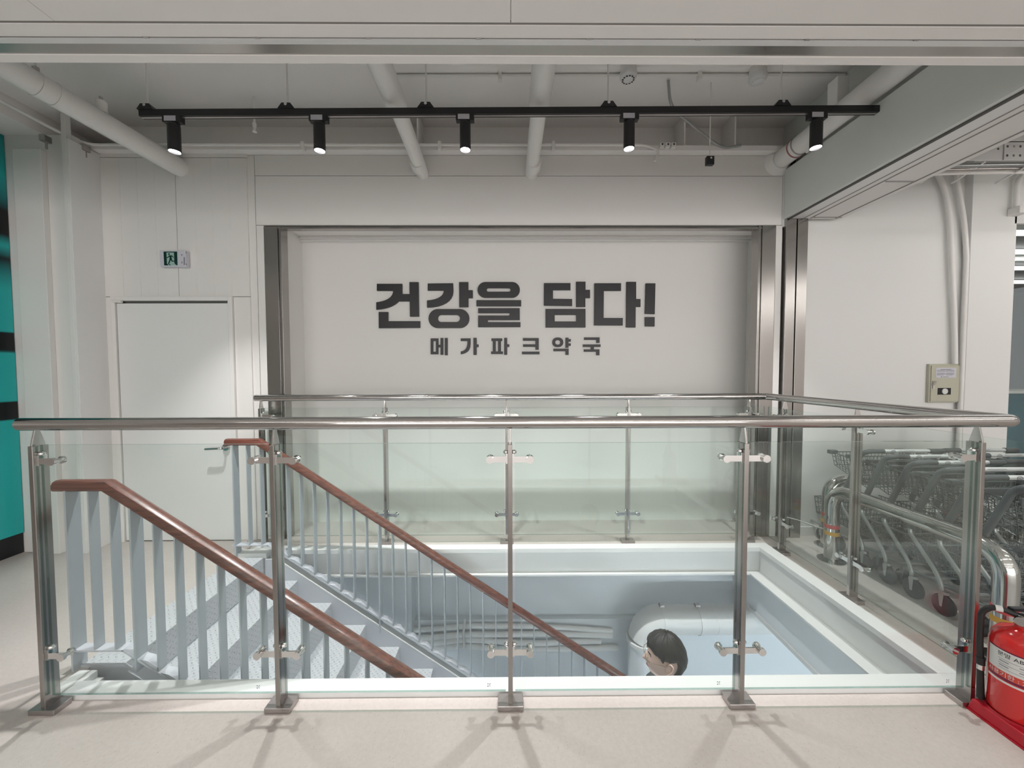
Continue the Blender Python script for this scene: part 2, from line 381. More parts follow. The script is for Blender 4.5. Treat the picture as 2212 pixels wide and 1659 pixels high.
# stainless shutter guides of the opening
def guide(name, parts, m='brushed'):
    q = MB()
    for b in parts: q.box(*b)
    return struct(q.build(name, m, bevel=0.0015))
guide('trim_7', [(-2.006, -1.895, W-0.004, W+0.03, 0, 2.60), (-1.895, -1.885, W+0.012, W+0.03, 0, 2.60), (-1.885, -1.868, W-0.004, W+0.09, 0, 2.60)])
guide('trim_8', [(2.092, 2.204, W-0.004, W+0.03, 0, 2.612), (2.082, 2.092, W+0.012, W+0.03, 0, 2.612), (2.062, 2.082, W-0.004, W+0.09, 0, 2.612)])
guide('trim_9', [(-2.0, 2.2, W+0.0, W+0.055, 2.585, 2.60)], 'brushed')
guide('trim_10', [(2.275, 2.355, W-0.03, W+0.06, 0, 2.66), (2.365, 2.45, W-0.03, W+0.09, 0, 2.66)])
# right part of the rear wall, behind the trolleys
struct(B(2.40, 4.165, 3.12, 3.2, 0, 3.9).build('wall_right_rear', 'wall_cool'))
struct(B(2.45, 3.8, 3.105, 3.12, 0, 0.075).build('baseboard_right', 'wall_cool', bevel=0.002))
struct(B(3.805, 4.165, 3.065, 3.2, 0, 3.9).build('wall_column', 'wall_cool', bevel=0.003))

# door wall on the left
dw = struct(B(-3.40, -2.12, 3.10, 3.14, 0, 3.18).build('wall_left_rear', 'dark_gap'))
DX0, DX1, DZ = -3.245, -2.262, 2.03
panel(dw, -3.33, -2.702, DZ, 3.146, 3.076); panel(dw, -2.702, -2.125, DZ, 3.146, 3.076)
panel(dw, -3.33, DX0, 0, DZ, 3.076); panel(dw, DX1, -2.125, 0, DZ, 3.076)
panel(dw, -3.36, -2.12, 3.146, 3.19, 3.076)
for x in (-3.16, -3.02, -2.88, -2.56, -2.42, -2.28):
    B(x, x+0.012, 3.0745, 3.077, DZ+0.004, 3.14).build('panel_rib', 'wall', dw)
dr = struct(B(DX0+0.04, DX1-0.04, 3.068, 3.098, 0.008, 1.975).build('door_1', 'wall_cool', bevel=0.002))
q = MB(); q.box(DX0, DX0+0.034, 3.055, 3.10, 0, DZ); q.box(DX1-0.034, DX1, 3.055, 3.10, 0, DZ); q.box(DX0+0.034, DX1-0.034, 3.055, 3.10, 1.995, DZ)
q.build('door_frame', 'wall', dr, bevel=0.003)
q = MB(); q.box(DX0+0.036, DX1-0.036, 3.085, 3.10, 1.978, 1.995); q.build('top_gap', 'dark_gap', dr)
q = MB(); q.cyl((DX0+0.02, 3.05, 1.99), (DX0+0.10, 3.05, 1.985), 0.011, 12); q.build('hinge', 'wall', dr, smooth=40)
hz = at(470, 966, 3.06); q = MB()
q.cyl((-2.345, 3.066, hz.z), (-2.345, 3.050, hz.z), 0.028, 24); q.cyl((-2.345, 3.05, hz.z), (-2.345, 3.01, hz.z), 0.011, 16)
q.tube(fillet([(-2.345, 3.01, hz.z), (-2.36, 3.0, hz.z), (-2.47, 3.0, hz.z-0.004)], 0.012), 0.0095, 12)
q.build('lever_handle', 'steel', dr, smooth=40)
# pilaster and side wall on the left
pl = struct(B(-3.86, -3.318, 2.90, 3.26, 0, 3.215).build('wall_left', 'wall'))
B(-3.72, -3.51, 2.862, 2.90, 0, 3.09).build('corner_cover', 'wall', pl, bevel=0.003)
B(-3.352, -3.318, 2.862, 2.90, 0, 3.5).build('corner_cover', 'wall', pl, bevel=0.003)
B(-3.318, -3.300, 2.862, 3.08, 0, 3.17).build('side_cover', 'wall_cool', pl, bevel=0.002)
struct(B(-3.86, -3.52, 0.3, 3.27, 3.21, 3.5).build('trim_11', 'ceil', bevel=0.003))
struct(B(-3.52, -3.34, 0.3, 3.27, 3.36, 3.5).build('trim_12', 'ceil', bevel=0.003))
# ceiling of the bay and the boxed beams round it
struct(B(-3.9, 2.40, 1.50, 3.4, 3.5, 3.6).build('ceiling', 'ceil', org=(0, 0, 3.5)))
bm_ = struct(B(2.37, 2.72, -0.5, 3.27, 3.061, 3.6).build('trim_13', 'beamgreen'))
bf = struct(B(2.263, 2.72, -0.5, W, 2.66, 3.055).build('trim_14', 'beamgreen', bevel=0.003))
for x0, x1, z, m in ((2.285, 2.305, 2.652, 'dark_gap'), (2.305, 2.40, 2.654, 'white'), (2.40, 2.408, 2.652, 'joint'), (2.408, 2.455, 2.655, 'wall'), (2.455, 2.463, 2.652, 'joint'), (2.463, 2.665, 2.656, 'wall'), (2.665, 2.673, 2.652, 'joint'), (2.673, 2.72, 2.656, 'wall')):
    B(x0, x1, -0.5, W-0.035, z, 2.662).build('soffit_strip', m, bf)
for x0, x1, y in ((2.475, 2.66, 2.46), (2.475, 2.70, 3.03)): B(x0, x1, y, y+0.006, 2.651, 2.657).build('soffit_joint', 'joint', bf)
# front boxed beam over the guardrail
ft = struct(B(-9, 9, 0.25, 1.539, 2.662, 3.5).build('trim_15', 'ceil', org=(0, 0.9, 2.662)))
for y0, y1, z, m in ((1.502, 1.539, 2.654, 'ceil'), (1.452, 1.502, 2.658, 'brushed'), (1.428, 1.452, 2.654, 'white'), (1.422, 1.428, 2.658, 'joint'), (1.372, 1.422, 2.654, 'ceil'), (1.362, 1.372, 2.657, 'joint')):
    B(-9, 9, y0, y1, z, 2.664).build('soffit_strip', m, ft)
for x0, x1 in ((-9, -1.6), (-1.6, 0.008), (0.008, 1.9), (1.9, 9)):
    B(x0+0.0012, x1-0.0012, 0.25, 1.362, 2.655, 2.664).build('soffit_panel', 'ceil', ft)
for k in range(8): B(-1.35+0.41*k, -1.33+0.41*k, 1.421, 1.4285, 2.6532, 2.656).build('soffit_clip', 'plate', ft)
# the shop behind and beside the camera
struct(B(-9, 9, -8, 0.25, 3.2, 3.3).build('ceiling_shop', 'ceil', org=(0, -4, 3.2)))
struct(B(2.72, 9, 0.25, 3.2, 3.75, 3.85).build('ceiling_side', 'ceil'))
for nm, b in (('wall_left_shop', (-9.1, -9, -8, 3.7, 0, 3.85)), ('wall_right_shop', (9, 9.1, -8, 6.1, 0, 3.85)), ('wall_front_shop', (-9, 9, -8.1, -8, 0, 3.85)), ('wall_left_end', (-9, -3.86, 3.1, 3.2, 0, 3.6))):
    struct(B(*b).build(nm, 'wall'))
for (x, y) in STRIPS+SIDE:
    h = struct(B(x-1.4, x+1.4, y-0.02, y+0.02, TUBE_Z+0.03, TUBE_Z+0.06).build('trim_lamp', 'white'))
    MB().cyl((x-1.4, y, TUBE_Z), (x+1.4, y, TUBE_Z), 0.018, 8).build('led_tube', 'shop_led', h, smooth=60)
    for u in (-1.2, 1.2): MB().cyl((x+u, y, TUBE_Z+0.05), (x+u, y, 3.2), 0.003, 6).build('hanger', 'white', h)

for (x, y) in LOWER:
    h = struct(B(x-1.4, x+1.4, y-0.02, y+0.02, -1.42, -1.39).build('trim_lower_lamp', 'white'))
    MB().cyl((x-1.4, y, -1.45), (x+1.4, y, -1.45), 0.018, 8).build('led_tube', 'lower_led', h, smooth=60)
    for u in (-1.2, 1.2): MB().cyl((x+u, y, -1.4), (x+u, y, -0.56), 0.003, 6).build('hanger', 'white', h)
# ================================================================== guardrail
gr = thing('glass_guardrail', (0, YF, 0), 'stainless steel and clear glass guardrail running round three sides of the stairwell', 'guardrail')
rail = fillet([(-2.0, YF, 1.205), (XE, YF, 1.205), (XE, YB, 1.202), (-2.057, YB, 1.202)], 0.035, 6)
MB().tube(rail, 0.0262, 24).build('handrail', 'steel', gr, smooth=50)
def post(x, y, ax, brk=(1, -1), flip=1):
    """flat bar post; ax = direction of the rail run (0: x, 1: y); brk = sides with glass brackets; flip = side of the run where the knobs sit"""
    d = Vector((1, 0, 0)) if ax == 0 else Vector((0, 1, 0)); n = Vector((0, -1, 0)) if ax == 0 else Vector((-1, 0, 0)); n = n*flip
    c = Vector((x, y, 0))
    def bx(q, u0, u1, v0, v1, z0, z1):
        P = [c+d*u+n*v+Vector((0, 0, z)) for z in (z0, z1) for u, v in ((u0, v0), (u1, v0), (u1, v1), (u0, v1))]
        q.add(P, [(0,3,2,1),(4,5,6,7),(0,1,5,4),(1,2,6,5),(2,3,7,6),(3,0,4,7)])
    q = MB(); bx(q, -0.0095, 0.0095, -0.030, 0.024, 0.02, 1.118)
    po = q.build('post', 'brushed', gr, bevel=0.0015)
    q = MB(); bx(q, -0.054, 0.054, -0.033, 0.032, 0, 0.0225); q.build('base_plate', 'plate', po, bevel=0.002)
    q = MB()    # tapering flat neck that carries the handrail
    prof = [(-0.024, 1.085), (0.020, 1.085), (0.020, 1.125), (0.008, 1.182), (-0.008, 1.182), (-0.024, 1.125)]
    q.prism(prof, lambda u, v, t: c+n*u+d*t+Vector((0, 0, v)), -0.006+0.002, 0.006-0.002); q.build('neck', 'steel', po, bevel=0.001)
    for z in (1.055, 0.24):
        q = MB()
        for sgn in brk:
            a, b = sorted((sgn*0.0095, sgn*0.0165)); bx(q, a, b, -0.018, 0.014, z-0.019, z+0.024)
            a, b = sorted((sgn*0.014, sgn*0.084)); bx(q, a, b, 0.010, 0.015, z-0.0125, z+0.0125)
            p = c+d*sgn*0.082+Vector((0, 0, z))
            q.cyl(p-n*0.016, p+n*0.018, 0.0095, 16); q.cyl(p+n*0.015, p+n*0.026, 0.0155, 20); q.cyl(p-n*0.010, p-n*0.018, 0.0155, 20)
            p2 = c+d*sgn*0.009+Vector((0, 0, z+0.028))
            q.lathe([(0.006, 0), (0.010, 0.004), (0.010, 0.010), (0.007, 0.016), (0.001, 0.019)], p2, d*sgn, 14)
        q.build('glass_bracket', 'chrome', po, smooth=40)
    return po
def pane(p0, p1, z0, z1, th=0.010):
    p0, p1 = Vector(p0), Vector(p1); d = (p1-p0).normalized(); n = Vector((-d.y, d.x, 0))*th/2; q = MB()
    A = [p0-n, p1-n, p1+n, p0+n]
    vs = [(a.x, a.y, z) for z in (z0, z1) for a in A]
    q.k = 0; q.add(vs, [(0, 1, 5, 4), (2, 3, 7, 6)]); q.k = 1; n0 = 0
    q.f += [[0,3,2,1],[4,5,6,7],[1,2,6,5],[3,0,4,7]]; q.mi += [1]*4
    return q.build('glass_panel', ['glass', 'glass_edge'], gr)
def mark(g, p, d, n):
    """safety-glass stamp printed near the lower corner"""
    p, d, n = Vector(p), Vector(d), Vector(n); q = MB()
    for u, v, a, b in ((0, 0.011, 0.006, 0.003), (0.009, 0.011, 0.005, 0.003), (0.001, 0, 0.004, 0.005), (0.008, 0.002, 0.006, 0.002), (0.008, 0.006, 0.003, 0.003)):
        P = [p+d*(u+i*a)+Vector((0, 0, v+j*b))+n*0.0008 for i, j in ((0, 0), (1, 0), (1, 1), (0, 1))]; q.add(P, [(0, 1, 2, 3)])
    q.build('printed_mark', 'print', g)
FX = [-1.937, -0.967, 0.001, 0.972, 1.950]
for i, x in enumerate(FX): post(x, YF, 0, (1,) if i == 0 else (-1,) if i == 4 else (1, -1))
GY = YF-0.002
for a, b in zip(FX[:-1], FX[1:]):
    g = pane((a+0.020, GY, 0), (b-0.020, GY, 0), 0.066, 1.121)
    mark(g, (b-0.098, GY-0.0052, 0.088), (1, 0, 0), (0, -1, 0))
for y in (2.219, 2.81): post(XE, y, 1, (1, -1), flip=1)
for a, b in ((1.46, 2.199), (2.239, 2.79), (2.83, 2.985)):
    g = pane((XE, a, 0), (XE, b, 0), 0.066, 1.121)
    if a < 2: mark(g, (XE-0.0052, 2.16, 0.095), (0, -1, 0), (-1, 0, 0))
BX = [-2.014, -1.012, -0.025, 0.971, 1.960]
for i, x in enumerate(BX): post(x, YB, 0, (1,) if i == 0 else (1, -1), flip=1)
for a, b in zip(BX, BX[1:]+[XE]):
    pane((a+0.020, YB, 0), (b-0.020, YB, 0), 0.066, 1.121)

# ================================================================== staircase
RUN, RISE, NX = 0.2555, 0.1745, -1.872
N0, N1 = 1.755, 2.775
st = thing('staircase', (NX, 2.27, -3.5), 'light grey steel staircase with checker plate steps leading down', 'staircase')
for i in range(20):
    xn = NX+RUN*i; z = -RISE*i; q = MB()
    x0 = -2.075 if i == 0 else xn-RUN
    prof = [(x0, z), (xn, z), (xn, z-RISE+0.004), (xn-0.006, z-RISE+0.004), (xn-0.006, z-0.006), (x0, z-0.006)]
    if i == 0: prof = [(x0, 0.004), (xn, 0.004), (xn, -RISE+0.004), (xn-0.006, -RISE+0.004), (xn-0.006, -0.002), (x0, -0.002)]
    q.prism(prof, lambda u, v, t: Vector((u, t, v)), N0, N1); q.build('step', 'checker', st, bevel=0.0025)
def sl(x): return -RISE/RUN*(x-NX)          # nosing line
for y0, y1, yi in ((N1, N1+0.012, -1), (N0-0.012, N0, 1)):
    q = MB(); xe = NX+RUN*19.6
    xs = -1.74 if yi < 0 else -1.80
    prof = [(xs, sl(xs)+0.055), (xe, sl(xe)+0.055), (xe, sl(xe)-0.24), (xs-0.12, sl(xs)-0.24), (xs-0.12, -0.01), (xs, -0.01)] if yi < 0 else \
           [(-2.09, 0.012), (-1.86, 0.012), (xe, sl(xe)+0.055), (xe, sl(xe)-0.24), (-1.9, -0.24), (-2.01, -0.24), (-2.01, -0.02), (-2.09, -0.02)]
    q.prism(prof, lambda u, v, t: Vector((u, t, v)), y0, y1)
    s_ = q.build('stringer', 'stringer', st)
    q = MB(); yc = (y0+y1)/2+(0.02 if yi < 0 else -0.02)
    q.bar((xs, yc, sl(xs)+0.058), (xe, yc, sl(xe)+0.058), 0.052, 0.008); q.build('stringer_flange', 'white' if yi < 0 else 'stringer', s_)

def stair_rail(y, label, x_start, posts_at, yout, zf):
    t = thing('stair_railing', (NX, y, 0), label, 'stair railing', 'stair railings')
    xb = -1.895; xe = NX+RUN*19.2; hz = 0.885; k = RISE/RUN*0.985
    def hr(x): return hz if x < xb else hz-k*(x-xb)
    # wooden handrail: rounded section swept along flat part and slope
    sec = [(-0.031, -0.016), (-0.026, -0.023), (0.026, -0.023), (0.031, -0.016), (0.031, 0.006), (0.024, 0.019), (0.010, 0.025), (-0.010, 0.025), (-0.024, 0.019), (-0.031, 0.006)]
    pts = [(x_start, hr(x_start))]+[(xb, hz)]+[(xb+j*1.2, hr(xb+j*1.2)) for j in range(1, 4)]+[(xe, hr(xe))]
    q = MB(); vs = []
    for i, (x, z) in enumerate(pts):
        ang = 0 if i == 0 else (-math.atan(k)/2 if i == 1 else -math.atan(k)); f = 1/math.cos(math.atan(k)/2) if i == 1 else 1
        for u, v in sec: vs.append((x-math.sin(ang)*v*f, y+u, z+math.cos(ang)*v*f))
    n = len(sec); fs = [(i*n+j, i*n+(j+1) % n, (i+1)*n+(j+1) % n, (i+1)*n+j) for i in range(len(pts)-1) for j in range(n)]
    fs += [tuple(range(n-1, -1, -1)), tuple((len(pts)-1)*n+j for j in range(n))]
    q.add(vs, fs); q.build('handrail', 'wood', t, smooth=35)
    def bt(x): return 0.10 if x < -1.835 else 0.10-RISE/RUN*(x+1.835)
    q = MB(); q.bar((x_start+0.03, y, 0.096), (-1.835, y, 0.096), 0.05, 0.008); q.bar((-1.84, y, 0.098), (xe, y, bt(xe)), 0.05, 0.008)
    q.build('bottom_rail', 'stringer', t)
    x = x_start+0.06; j = 0
    while x < xe-0.05:
        big = any(abs(x-p) < 0.051 for p in posts_at)
        q = MB(); w_, d_ = (0.009, 0.060) if big else (0.0065, 0.044)
        z0 = (bt(x)-0.115 if big else bt(x)+0.002)
        q.box(x-w_/2, x+w_/2, y-d_/2, y+d_/2, z0, hr(x)-0.020)
        q.build('newel_post' if big else 'baluster', 'grey_paint', t)
        if x > -1.8 and not big:     # small wedge under each bar on the sloping bottom rail
            q = MB(); q.prism([(x-0.085, bt(x-0.085)+0.003), (x, bt(x)+0.003), (x, bt(x)+0.006+0.012), (x-0.05, bt(x-0.05)+0.018)], lambda u, v, s_: Vector((u, s_, v)), y-0.022, y+0.022)
            q.build('wedge', 'stringer', t)
        x += 0.0985; j += 1
    return t
stair_rail(1.745, 'grey bar stair railing with wooden handrail just behind the front glass', -2.13, (-2.07, -1.78, -0.99, -0.20, 0.59, 1.38, 2.17), -1, 0)
stair_rail(2.80, 'grey bar stair railing with wooden handrail on the far side of the stairs', -2.14, (-2.08, -1.78, -0.99, -0.20, 0.59, 1.38, 2.17), 1, 0)
struct(B(-2.12, -1.86, 2.79, KB0, -0.01, 0.03).build('trim_16', 'white', bevel=0.002))

# ================================================================== wall lettering
LZ = 2212/670.0
def lpt(u, v, d): p = at(780+u/LZ, 580+v/LZ, 3.456); return Vector((p.x, p.y-d, p.z))
def rrect(x0, y0, x1, y1, r, n=8):
    out = []
    for cx, cy, a in ((x1-r, y0+r, -90), (x1-r, y1-r, 0), (x0+r, y1-r, 90), (x0+r, y0+r, 180)):
        for k in range(n+1): t = R(a+90*k/n); out.append((cx+r*math.cos(t), cy+r*math.sin(t)))
    return out
def rc4(x0, y0, x1, y1): return [(x0, y0), (x1, y0), (x1, y1), (x0, y1)]
def bez(p0, p1, p2, p3, n=8):
    return [tuple((1-t)**3*a+3*(1-t)**2*t*b+3*(1-t)*t*t*c+t**3*d for a, b, c, d in zip(p0, p1, p2, p3)) for t in [k/n for k in range(n+1)]]
def letters(name, label, glyphs, depth):
    c = lpt(1100, 500, 0); t = thing(name, (c.x, c.y, c.z), label, 'lettering')
    for g in glyphs:
        q = MB()
        for s_ in g:
            if s_[0] == 'ring': q.ringprism(s_[1], s_[2], lpt, 0.002, depth)
            else: q.prism(s_, lpt, 0.002, depth)
        q.build('letter', 'letter', t, bevel=0.0012)
    return t
g1 = [
 [[(117,112),(297,112),(297,185),(350,185),(350,237),(272,237)]+bez((272,237),(235,275),(180,292),(113,296))[1:]+[(113,243)]+bez((113,243),(180,236),(233,210),(233,162))[1:]+[(117,162)],
  [(348,100),(413,100),(416,345),(352,345)], [(130,312),(197,312),(197,377),(424,377),(424,425),(131,427)]],
 [[(478,110),(658,108)]+bez((660,165),(660,235),(590,280),(473,281))+[(473,230)]+bez((473,230),(555,225),(592,195),(592,160))[1:]+[(478,160)],
  [(701,100),(766,100),(766,157),(798,157),(798,214),(767,214),(767,278),(702,278)], ('ring', rrect(484,291,773,426,66), rrect(550,333,707,383,25))],
 [('ring', rrect(832,99,1132,211,55), rrect(897,143,1066,168,12)), rc4(824,228,1141,271),
  [(836,285),(1131,285),(1131,369),(905,369),(905,384),(1136,384),(1136,419),(836,420),(836,337),(1056,337),(1060,320),(836,320)]],
 [[(1304,107),(1491,107),(1491,157),(1367,157),(1367,218),(1503,220),(1503,269),(1303,267)],
  [(1532,97),(1598,97),(1598,155),(1630,155),(1630,213),(1597,213),(1597,276),(1532,276)], ('ring', rc4(1315,290,1598,422), rc4(1379,333,1533,379))],
 [[(1662,108),(1850,108),(1850,162),(1728,162),(1726,354),(1863,355),(1862,408),(1660,407)],
  [(1889,98),(1957,98),(1957,220),(1988,220),(1988,276),(1954,276),(1953,422),(1887,421)]],
 [[(2026,109),(2094,109),(2089,327),(2021,325)], [(2021,348),(2089,348),(2088,415),(2021,414)]]]
letters('wall_lettering', 'large black raised Korean slogan on the white recessed wall', g1, 0.020)
g2 = [
 [('ring', rc4(498,499,553,612), rc4(517,518,535,594)), rc4(550,545,570,563), rc4(568,496,588,616), rc4(598,496,619,619)],
 [[(712,499),(782,499)]+bez((782,535),(782,585),(755,608),(712,612))+[(712,592)]+bez((712,592),(745,588),(760,565),(760,518))[1:]+[(712,518)], [(802,495),(825,495),(825,542),(839,542),(839,561),(825,561),(825,617),(802,617)]],
 [rc4(930,499,1007,518), rc4(928,592,1012,610), rc4(940,516,961,594), rc4(977,516,998,594), [(1021,495),(1042,495),(1042,541),(1057,541),(1057,560),(1042,560),(1042,616),(1021,616)]],
 [[(1155,497),(1266,497),(1266,580),(1243,580),(1243,559),(1155,559),(1155,541),(1243,541),(1243,516),(1155,516)], rc4(1147,593,1272,612)],
 [('ring', rrect(1363,493,1441,561,33), rrect(1384,512,1420,543,15)), rc4(1457,494,1478,566), rc4(1476,504,1494,522), rc4(1476,535,1494,552), [(1371,572),(1479,572),(1479,617),(1457,617),(1457,590),(1371,590)]],
 [[(1589,492),(1699,492),(1699,531),(1676,531),(1676,510),(1589,510)], rc4(1580,542,1706,560), rc4(1637,558,1659,579), [(1587,577),(1698,577),(1698,619),(1675,619),(1675,594),(1587,594)]]]
letters('wall_lettering', 'small black raised Korean letters spaced out below the large slogan', g2, 0.014)

# ================================================================== exit sign
c = at(376, 560, 3.05); ex = thing('exit_sign', (c.x, 3.074, c.z-0.06), 'small white exit light box with a green running figure above the door', 'exit sign')
B(c.x-0.098, c.x+0.108, 3.03, 3.074, c.z-0.066, c.z+0.066).build('housing', 'sign_white', ex, bevel=0.006)
EZ = 20.74
def ept(u, v, d): p = at(330+u/EZ, 520+v/EZ, 3.03); return Vector((p.x, 3.03-d, p.z))
fc = MB(); fc.prism([(490,490),(1095,490),(1118,1105),(520,1105)], ept, -0.001, 0.0012); fc.build('sign_face', 'mint', ex)
q = MB()
q.prism([(490,490),(1095,490),(1095,530),(955,530),(625,530),(490,530)], ept, 0.0012, 0.0018)
q.prism([(490,525),(618,525),(640,1020),(700,1075),(700,1108),(520,1108)], ept, 0.0012, 0.0018)
q.prism([(955,525),(1097,525),(1118,1106),(1060,1095),(990,1030),(975,960)], ept, 0.0012, 0.0018)
q.prism([(733+42*math.cos(t*math.pi/8), 603+40*math.sin(t*math.pi/8)) for t in range(16)], ept, 0.0012, 0.0018)
for pl_ in ([(740,660),(870,655),(890,680),(945,745),(925,770),(860,705),(840,740),(870,830),(880,895),(985,895),(985,935),(850,940),(820,860),(790,920),(740,1040),(810,1090),(800,1112),(760,1105),(690,1030),(755,870),(765,745),(740,715),(690,770),(630,782),(625,752),(675,735)],):
    q.prism(pl_, ept, 0.0012, 0.0018)
q.build('running_figure', 'green', ex)
q = MB()
for u0, v0, u1, v1 in ((1280,610,1320,670), (1290,930,1325,1020), (1390,740,1440,1090), (1480,480,1510,570), (1480,1020,1520,1090)): q.prism(rc4(u0, v0, u1, v1), ept, 0.0003, 0.0012)
q.build('small_print', 'print', ex)['kind'] = 'stuff'

# ================================================================== track lights
TY = 2.32
tr = thing('light_track', (0, TY, 2.97), 'black ceiling light track hung on thin rods across the bay', 'light track')
p0 = at(305, 247, TY); p1 = at(1903, 238, TY)
q = MB(); q.bar((p0.x, TY, p0.z), (p1.x, TY, p1.z), 0.036, 0.040); q.build('rail', 'black', tr, bevel=0.002)
q = MB(); q.bar((p0.x, TY, p0.z-0.0205), (p1.x, TY, p1.z-0.0205), 0.012, 0.002); q.build('slot', 'plate', tr)
def tz(x): return p0.z+(p1.z-p0.z)*(x-p0.x)/(p1.x-p0.x)
for px in (320, 622, 921, 1313, 1686):
    x = at(px, 240, TY).x; z = tz(x)
    q = MB(); q.prism([(x-0.05, z+0.018), (x+0.05, z+0.018), (x+0.026, z+0.05), (x-0.026, z+0.05)], lambda u, v, s_: Vector((u, s_, v)), TY-0.022, TY+0.022)
    cl = q.build('hanger_clip', 'black', tr)
    MB().cyl((x, TY-0.0225, z+0.04), (x, TY-0.026, z+0.04), 0.009, 12).build('bolt', 'chrome', cl)
    MB().cyl((x, TY, z+0.045), (x, TY, 3.5), 0.005, 10).build('hanger_rod', 'pipe', tr, smooth=40)
q = MB(); q.tube(fillet([(p1.x, TY, p1.z), (p1.x+0.03, TY, p1.z-0.02), (p1.x+0.0, TY, p1.z-0.05)], 0.03), 0.004, 8); q.build('end_wire', 'lips', tr)
def spot_proto():
    t = thing('track_spotlight', (0, TY, 2.80), 'x', 'spotlight', 'black spotlights on the ceiling track'); z = 2.80
    q = MB(); q.box(-0.055, 0.055, TY-0.018, TY+0.018, z+0.125, z+0.165); q.box(-0.012, 0.03, TY-0.014, TY+0.014, z+0.105, z+0.13); q.build('adapter', 'black', t, bevel=0.002)
    B(-0.042, 0.028, TY-0.0186, TY-0.017, z+0.130, z+0.160).build('rating_label', 'sign_white', t)
    q = MB(); q.lathe([(0.0, 0.118), (0.027, 0.118), (0.033, 0.112), (0.033, -0.045), (0.0305, -0.045), (0.0305, -0.030)], (0, TY, z), (0, 0, 1), 32); q.build('lamp_body', 'black', t, smooth=40)
    q = MB(); q.lathe([(0.0, -0.034), (0.0302, -0.034)], (0, TY, z), (0, 0, 1), 32); q.build('lens', 'lamp', t)
    return t
SPX = [(376, 'leftmost of the five black spotlights, hanging near the end of the track'), (690, 'second black spotlight from the left on the ceiling track'), (1005, 'middle one of the five black spotlights on the ceiling track'),
       (1359, 'fourth black spotlight, hanging in front of the round smoke detector'), (1763, 'rightmost black spotlight, hanging in front of the boxed beam pipe')]
proto = spot_proto()
for i, (px, lb) in enumerate(SPX):
    x = at(px, 290, TY).x; o = proto if i == 0 else copy_tree(proto)
    o.location = (x, TY, tz(x)-0.180); o['label'] = lb; o['group'] = 'black spotlights on the ceiling track'
    l = bpy.data.lights.new('spot', 'SPOT'); l.energy = 200; l.spot_size = R(76); l.spot_blend = 0.7; l.shadow_soft_size = 0.028; l.color = (1.0, 0.98, 0.98)
    lo = bpy.data.objects.new('spotlight_beam', l); COL.objects.link(lo); lo.location = (x, TY, tz(x)-0.180-0.055)

# ================================================================== ceiling pipes, conduits, detectors
def pipe(name, label, segs, m='pipe', extra=None, cat='pipe', group=None, n=24):
    """segs: list of (path, radius)"""
    q = MB()
    for path, r in segs: q.tube(path, r, n)
    o = thing(name, tuple(q.v[0]), label, cat, group) if extra else None
    b = q.build(name if not extra else 'pipe_run', m, o, smooth=40)
    if extra: extra(o); return o
    return tag(b, label, cat, group)
def exA(o):
    def pc(y): t_ = (y-2.2)/0.9; return Vector((-2.80+0.145*t_, y, 3.12-0.058*t_))
    for y in (2.27, 2.345):
        p = pc(y); q = MB(); q.lathe([(0.070, -0.008), (0.073, -0.008), (0.073, 0.008), (0.070, 0.008)], p, (0.16, 1, -0.064), 28); q.build('pipe_clamp', 'pipe', o, smooth=40)
    p = pc(2.27); B(p.x-0.012, p.x+0.012, p.y-0.01, p.y+0.01, p.z+0.07, p.z+0.10).build('clamp_lug', 'plate', o); MB().cyl((p.x, p.y, p.z+0.08), (p.x, p.y, 3.5), 0.005, 8).build('hanger_rod', 'pipe', o)
    p = pc(2.56); q = MB(); q.cyl((p.x+0.02, p.y, p.z+0.055), (p.x+0.02, p.y, p.z+0.125), 0.030, 18); ou = q.build('branch_outlet', 'pipe', o, smooth=40); MB().cyl((p.x+0.02, p.y, p.z+0.125), (p.x+0.02, p.y, p.z+0.155), 0.010, 10).build('plug', 'plate', ou)
pipe('ceiling_pipe', 'thick white ceiling pipe slanting in from the upper left corner', [([(-2.83, 1.3, 3.135), (-2.80, 2.2, 3.12), (-2.655, 3.10, 3.062)], 0.070)], extra=exA, group='white ceiling pipes')
def exB(x, z0, z1):
    def f(o):
        q = MB(); q.cyl((x, 1.5, z0+0.02), (x-0.02*0, 2.43, z0), 0.068, 24, r2=0.068); q.lathe([(0.068, 0), (0.060, 0.016), (0.05, 0.02)], (x, 2.43, z0), (0, 1, 0), 24); q.build('pipe_sleeve', 'pipe', o, smooth=40)
        q = MB(); q.cyl((x, 2.93, z1+0.005), (x, 3.02, z1), 0.058, 24); q.build('coupling', 'pipe', o, smooth=40)
    return f
pipe('ceiling_pipe', 'white ceiling pipe left of centre crossing behind the light track', [([(-0.71, 2.3, 3.11), (-0.705, 3.10, 3.030)], 0.052)], extra=exB(-0.715, 3.115, 3.04), group='white ceiling pipes')
pipe('ceiling_pipe', 'white ceiling pipe at the middle crossing behind the light track', [([(0.195, 2.3, 3.11), (0.185, 3.10, 3.030)], 0.052)], extra=exB(0.197, 3.115, 3.04), group='white ceiling pipes')
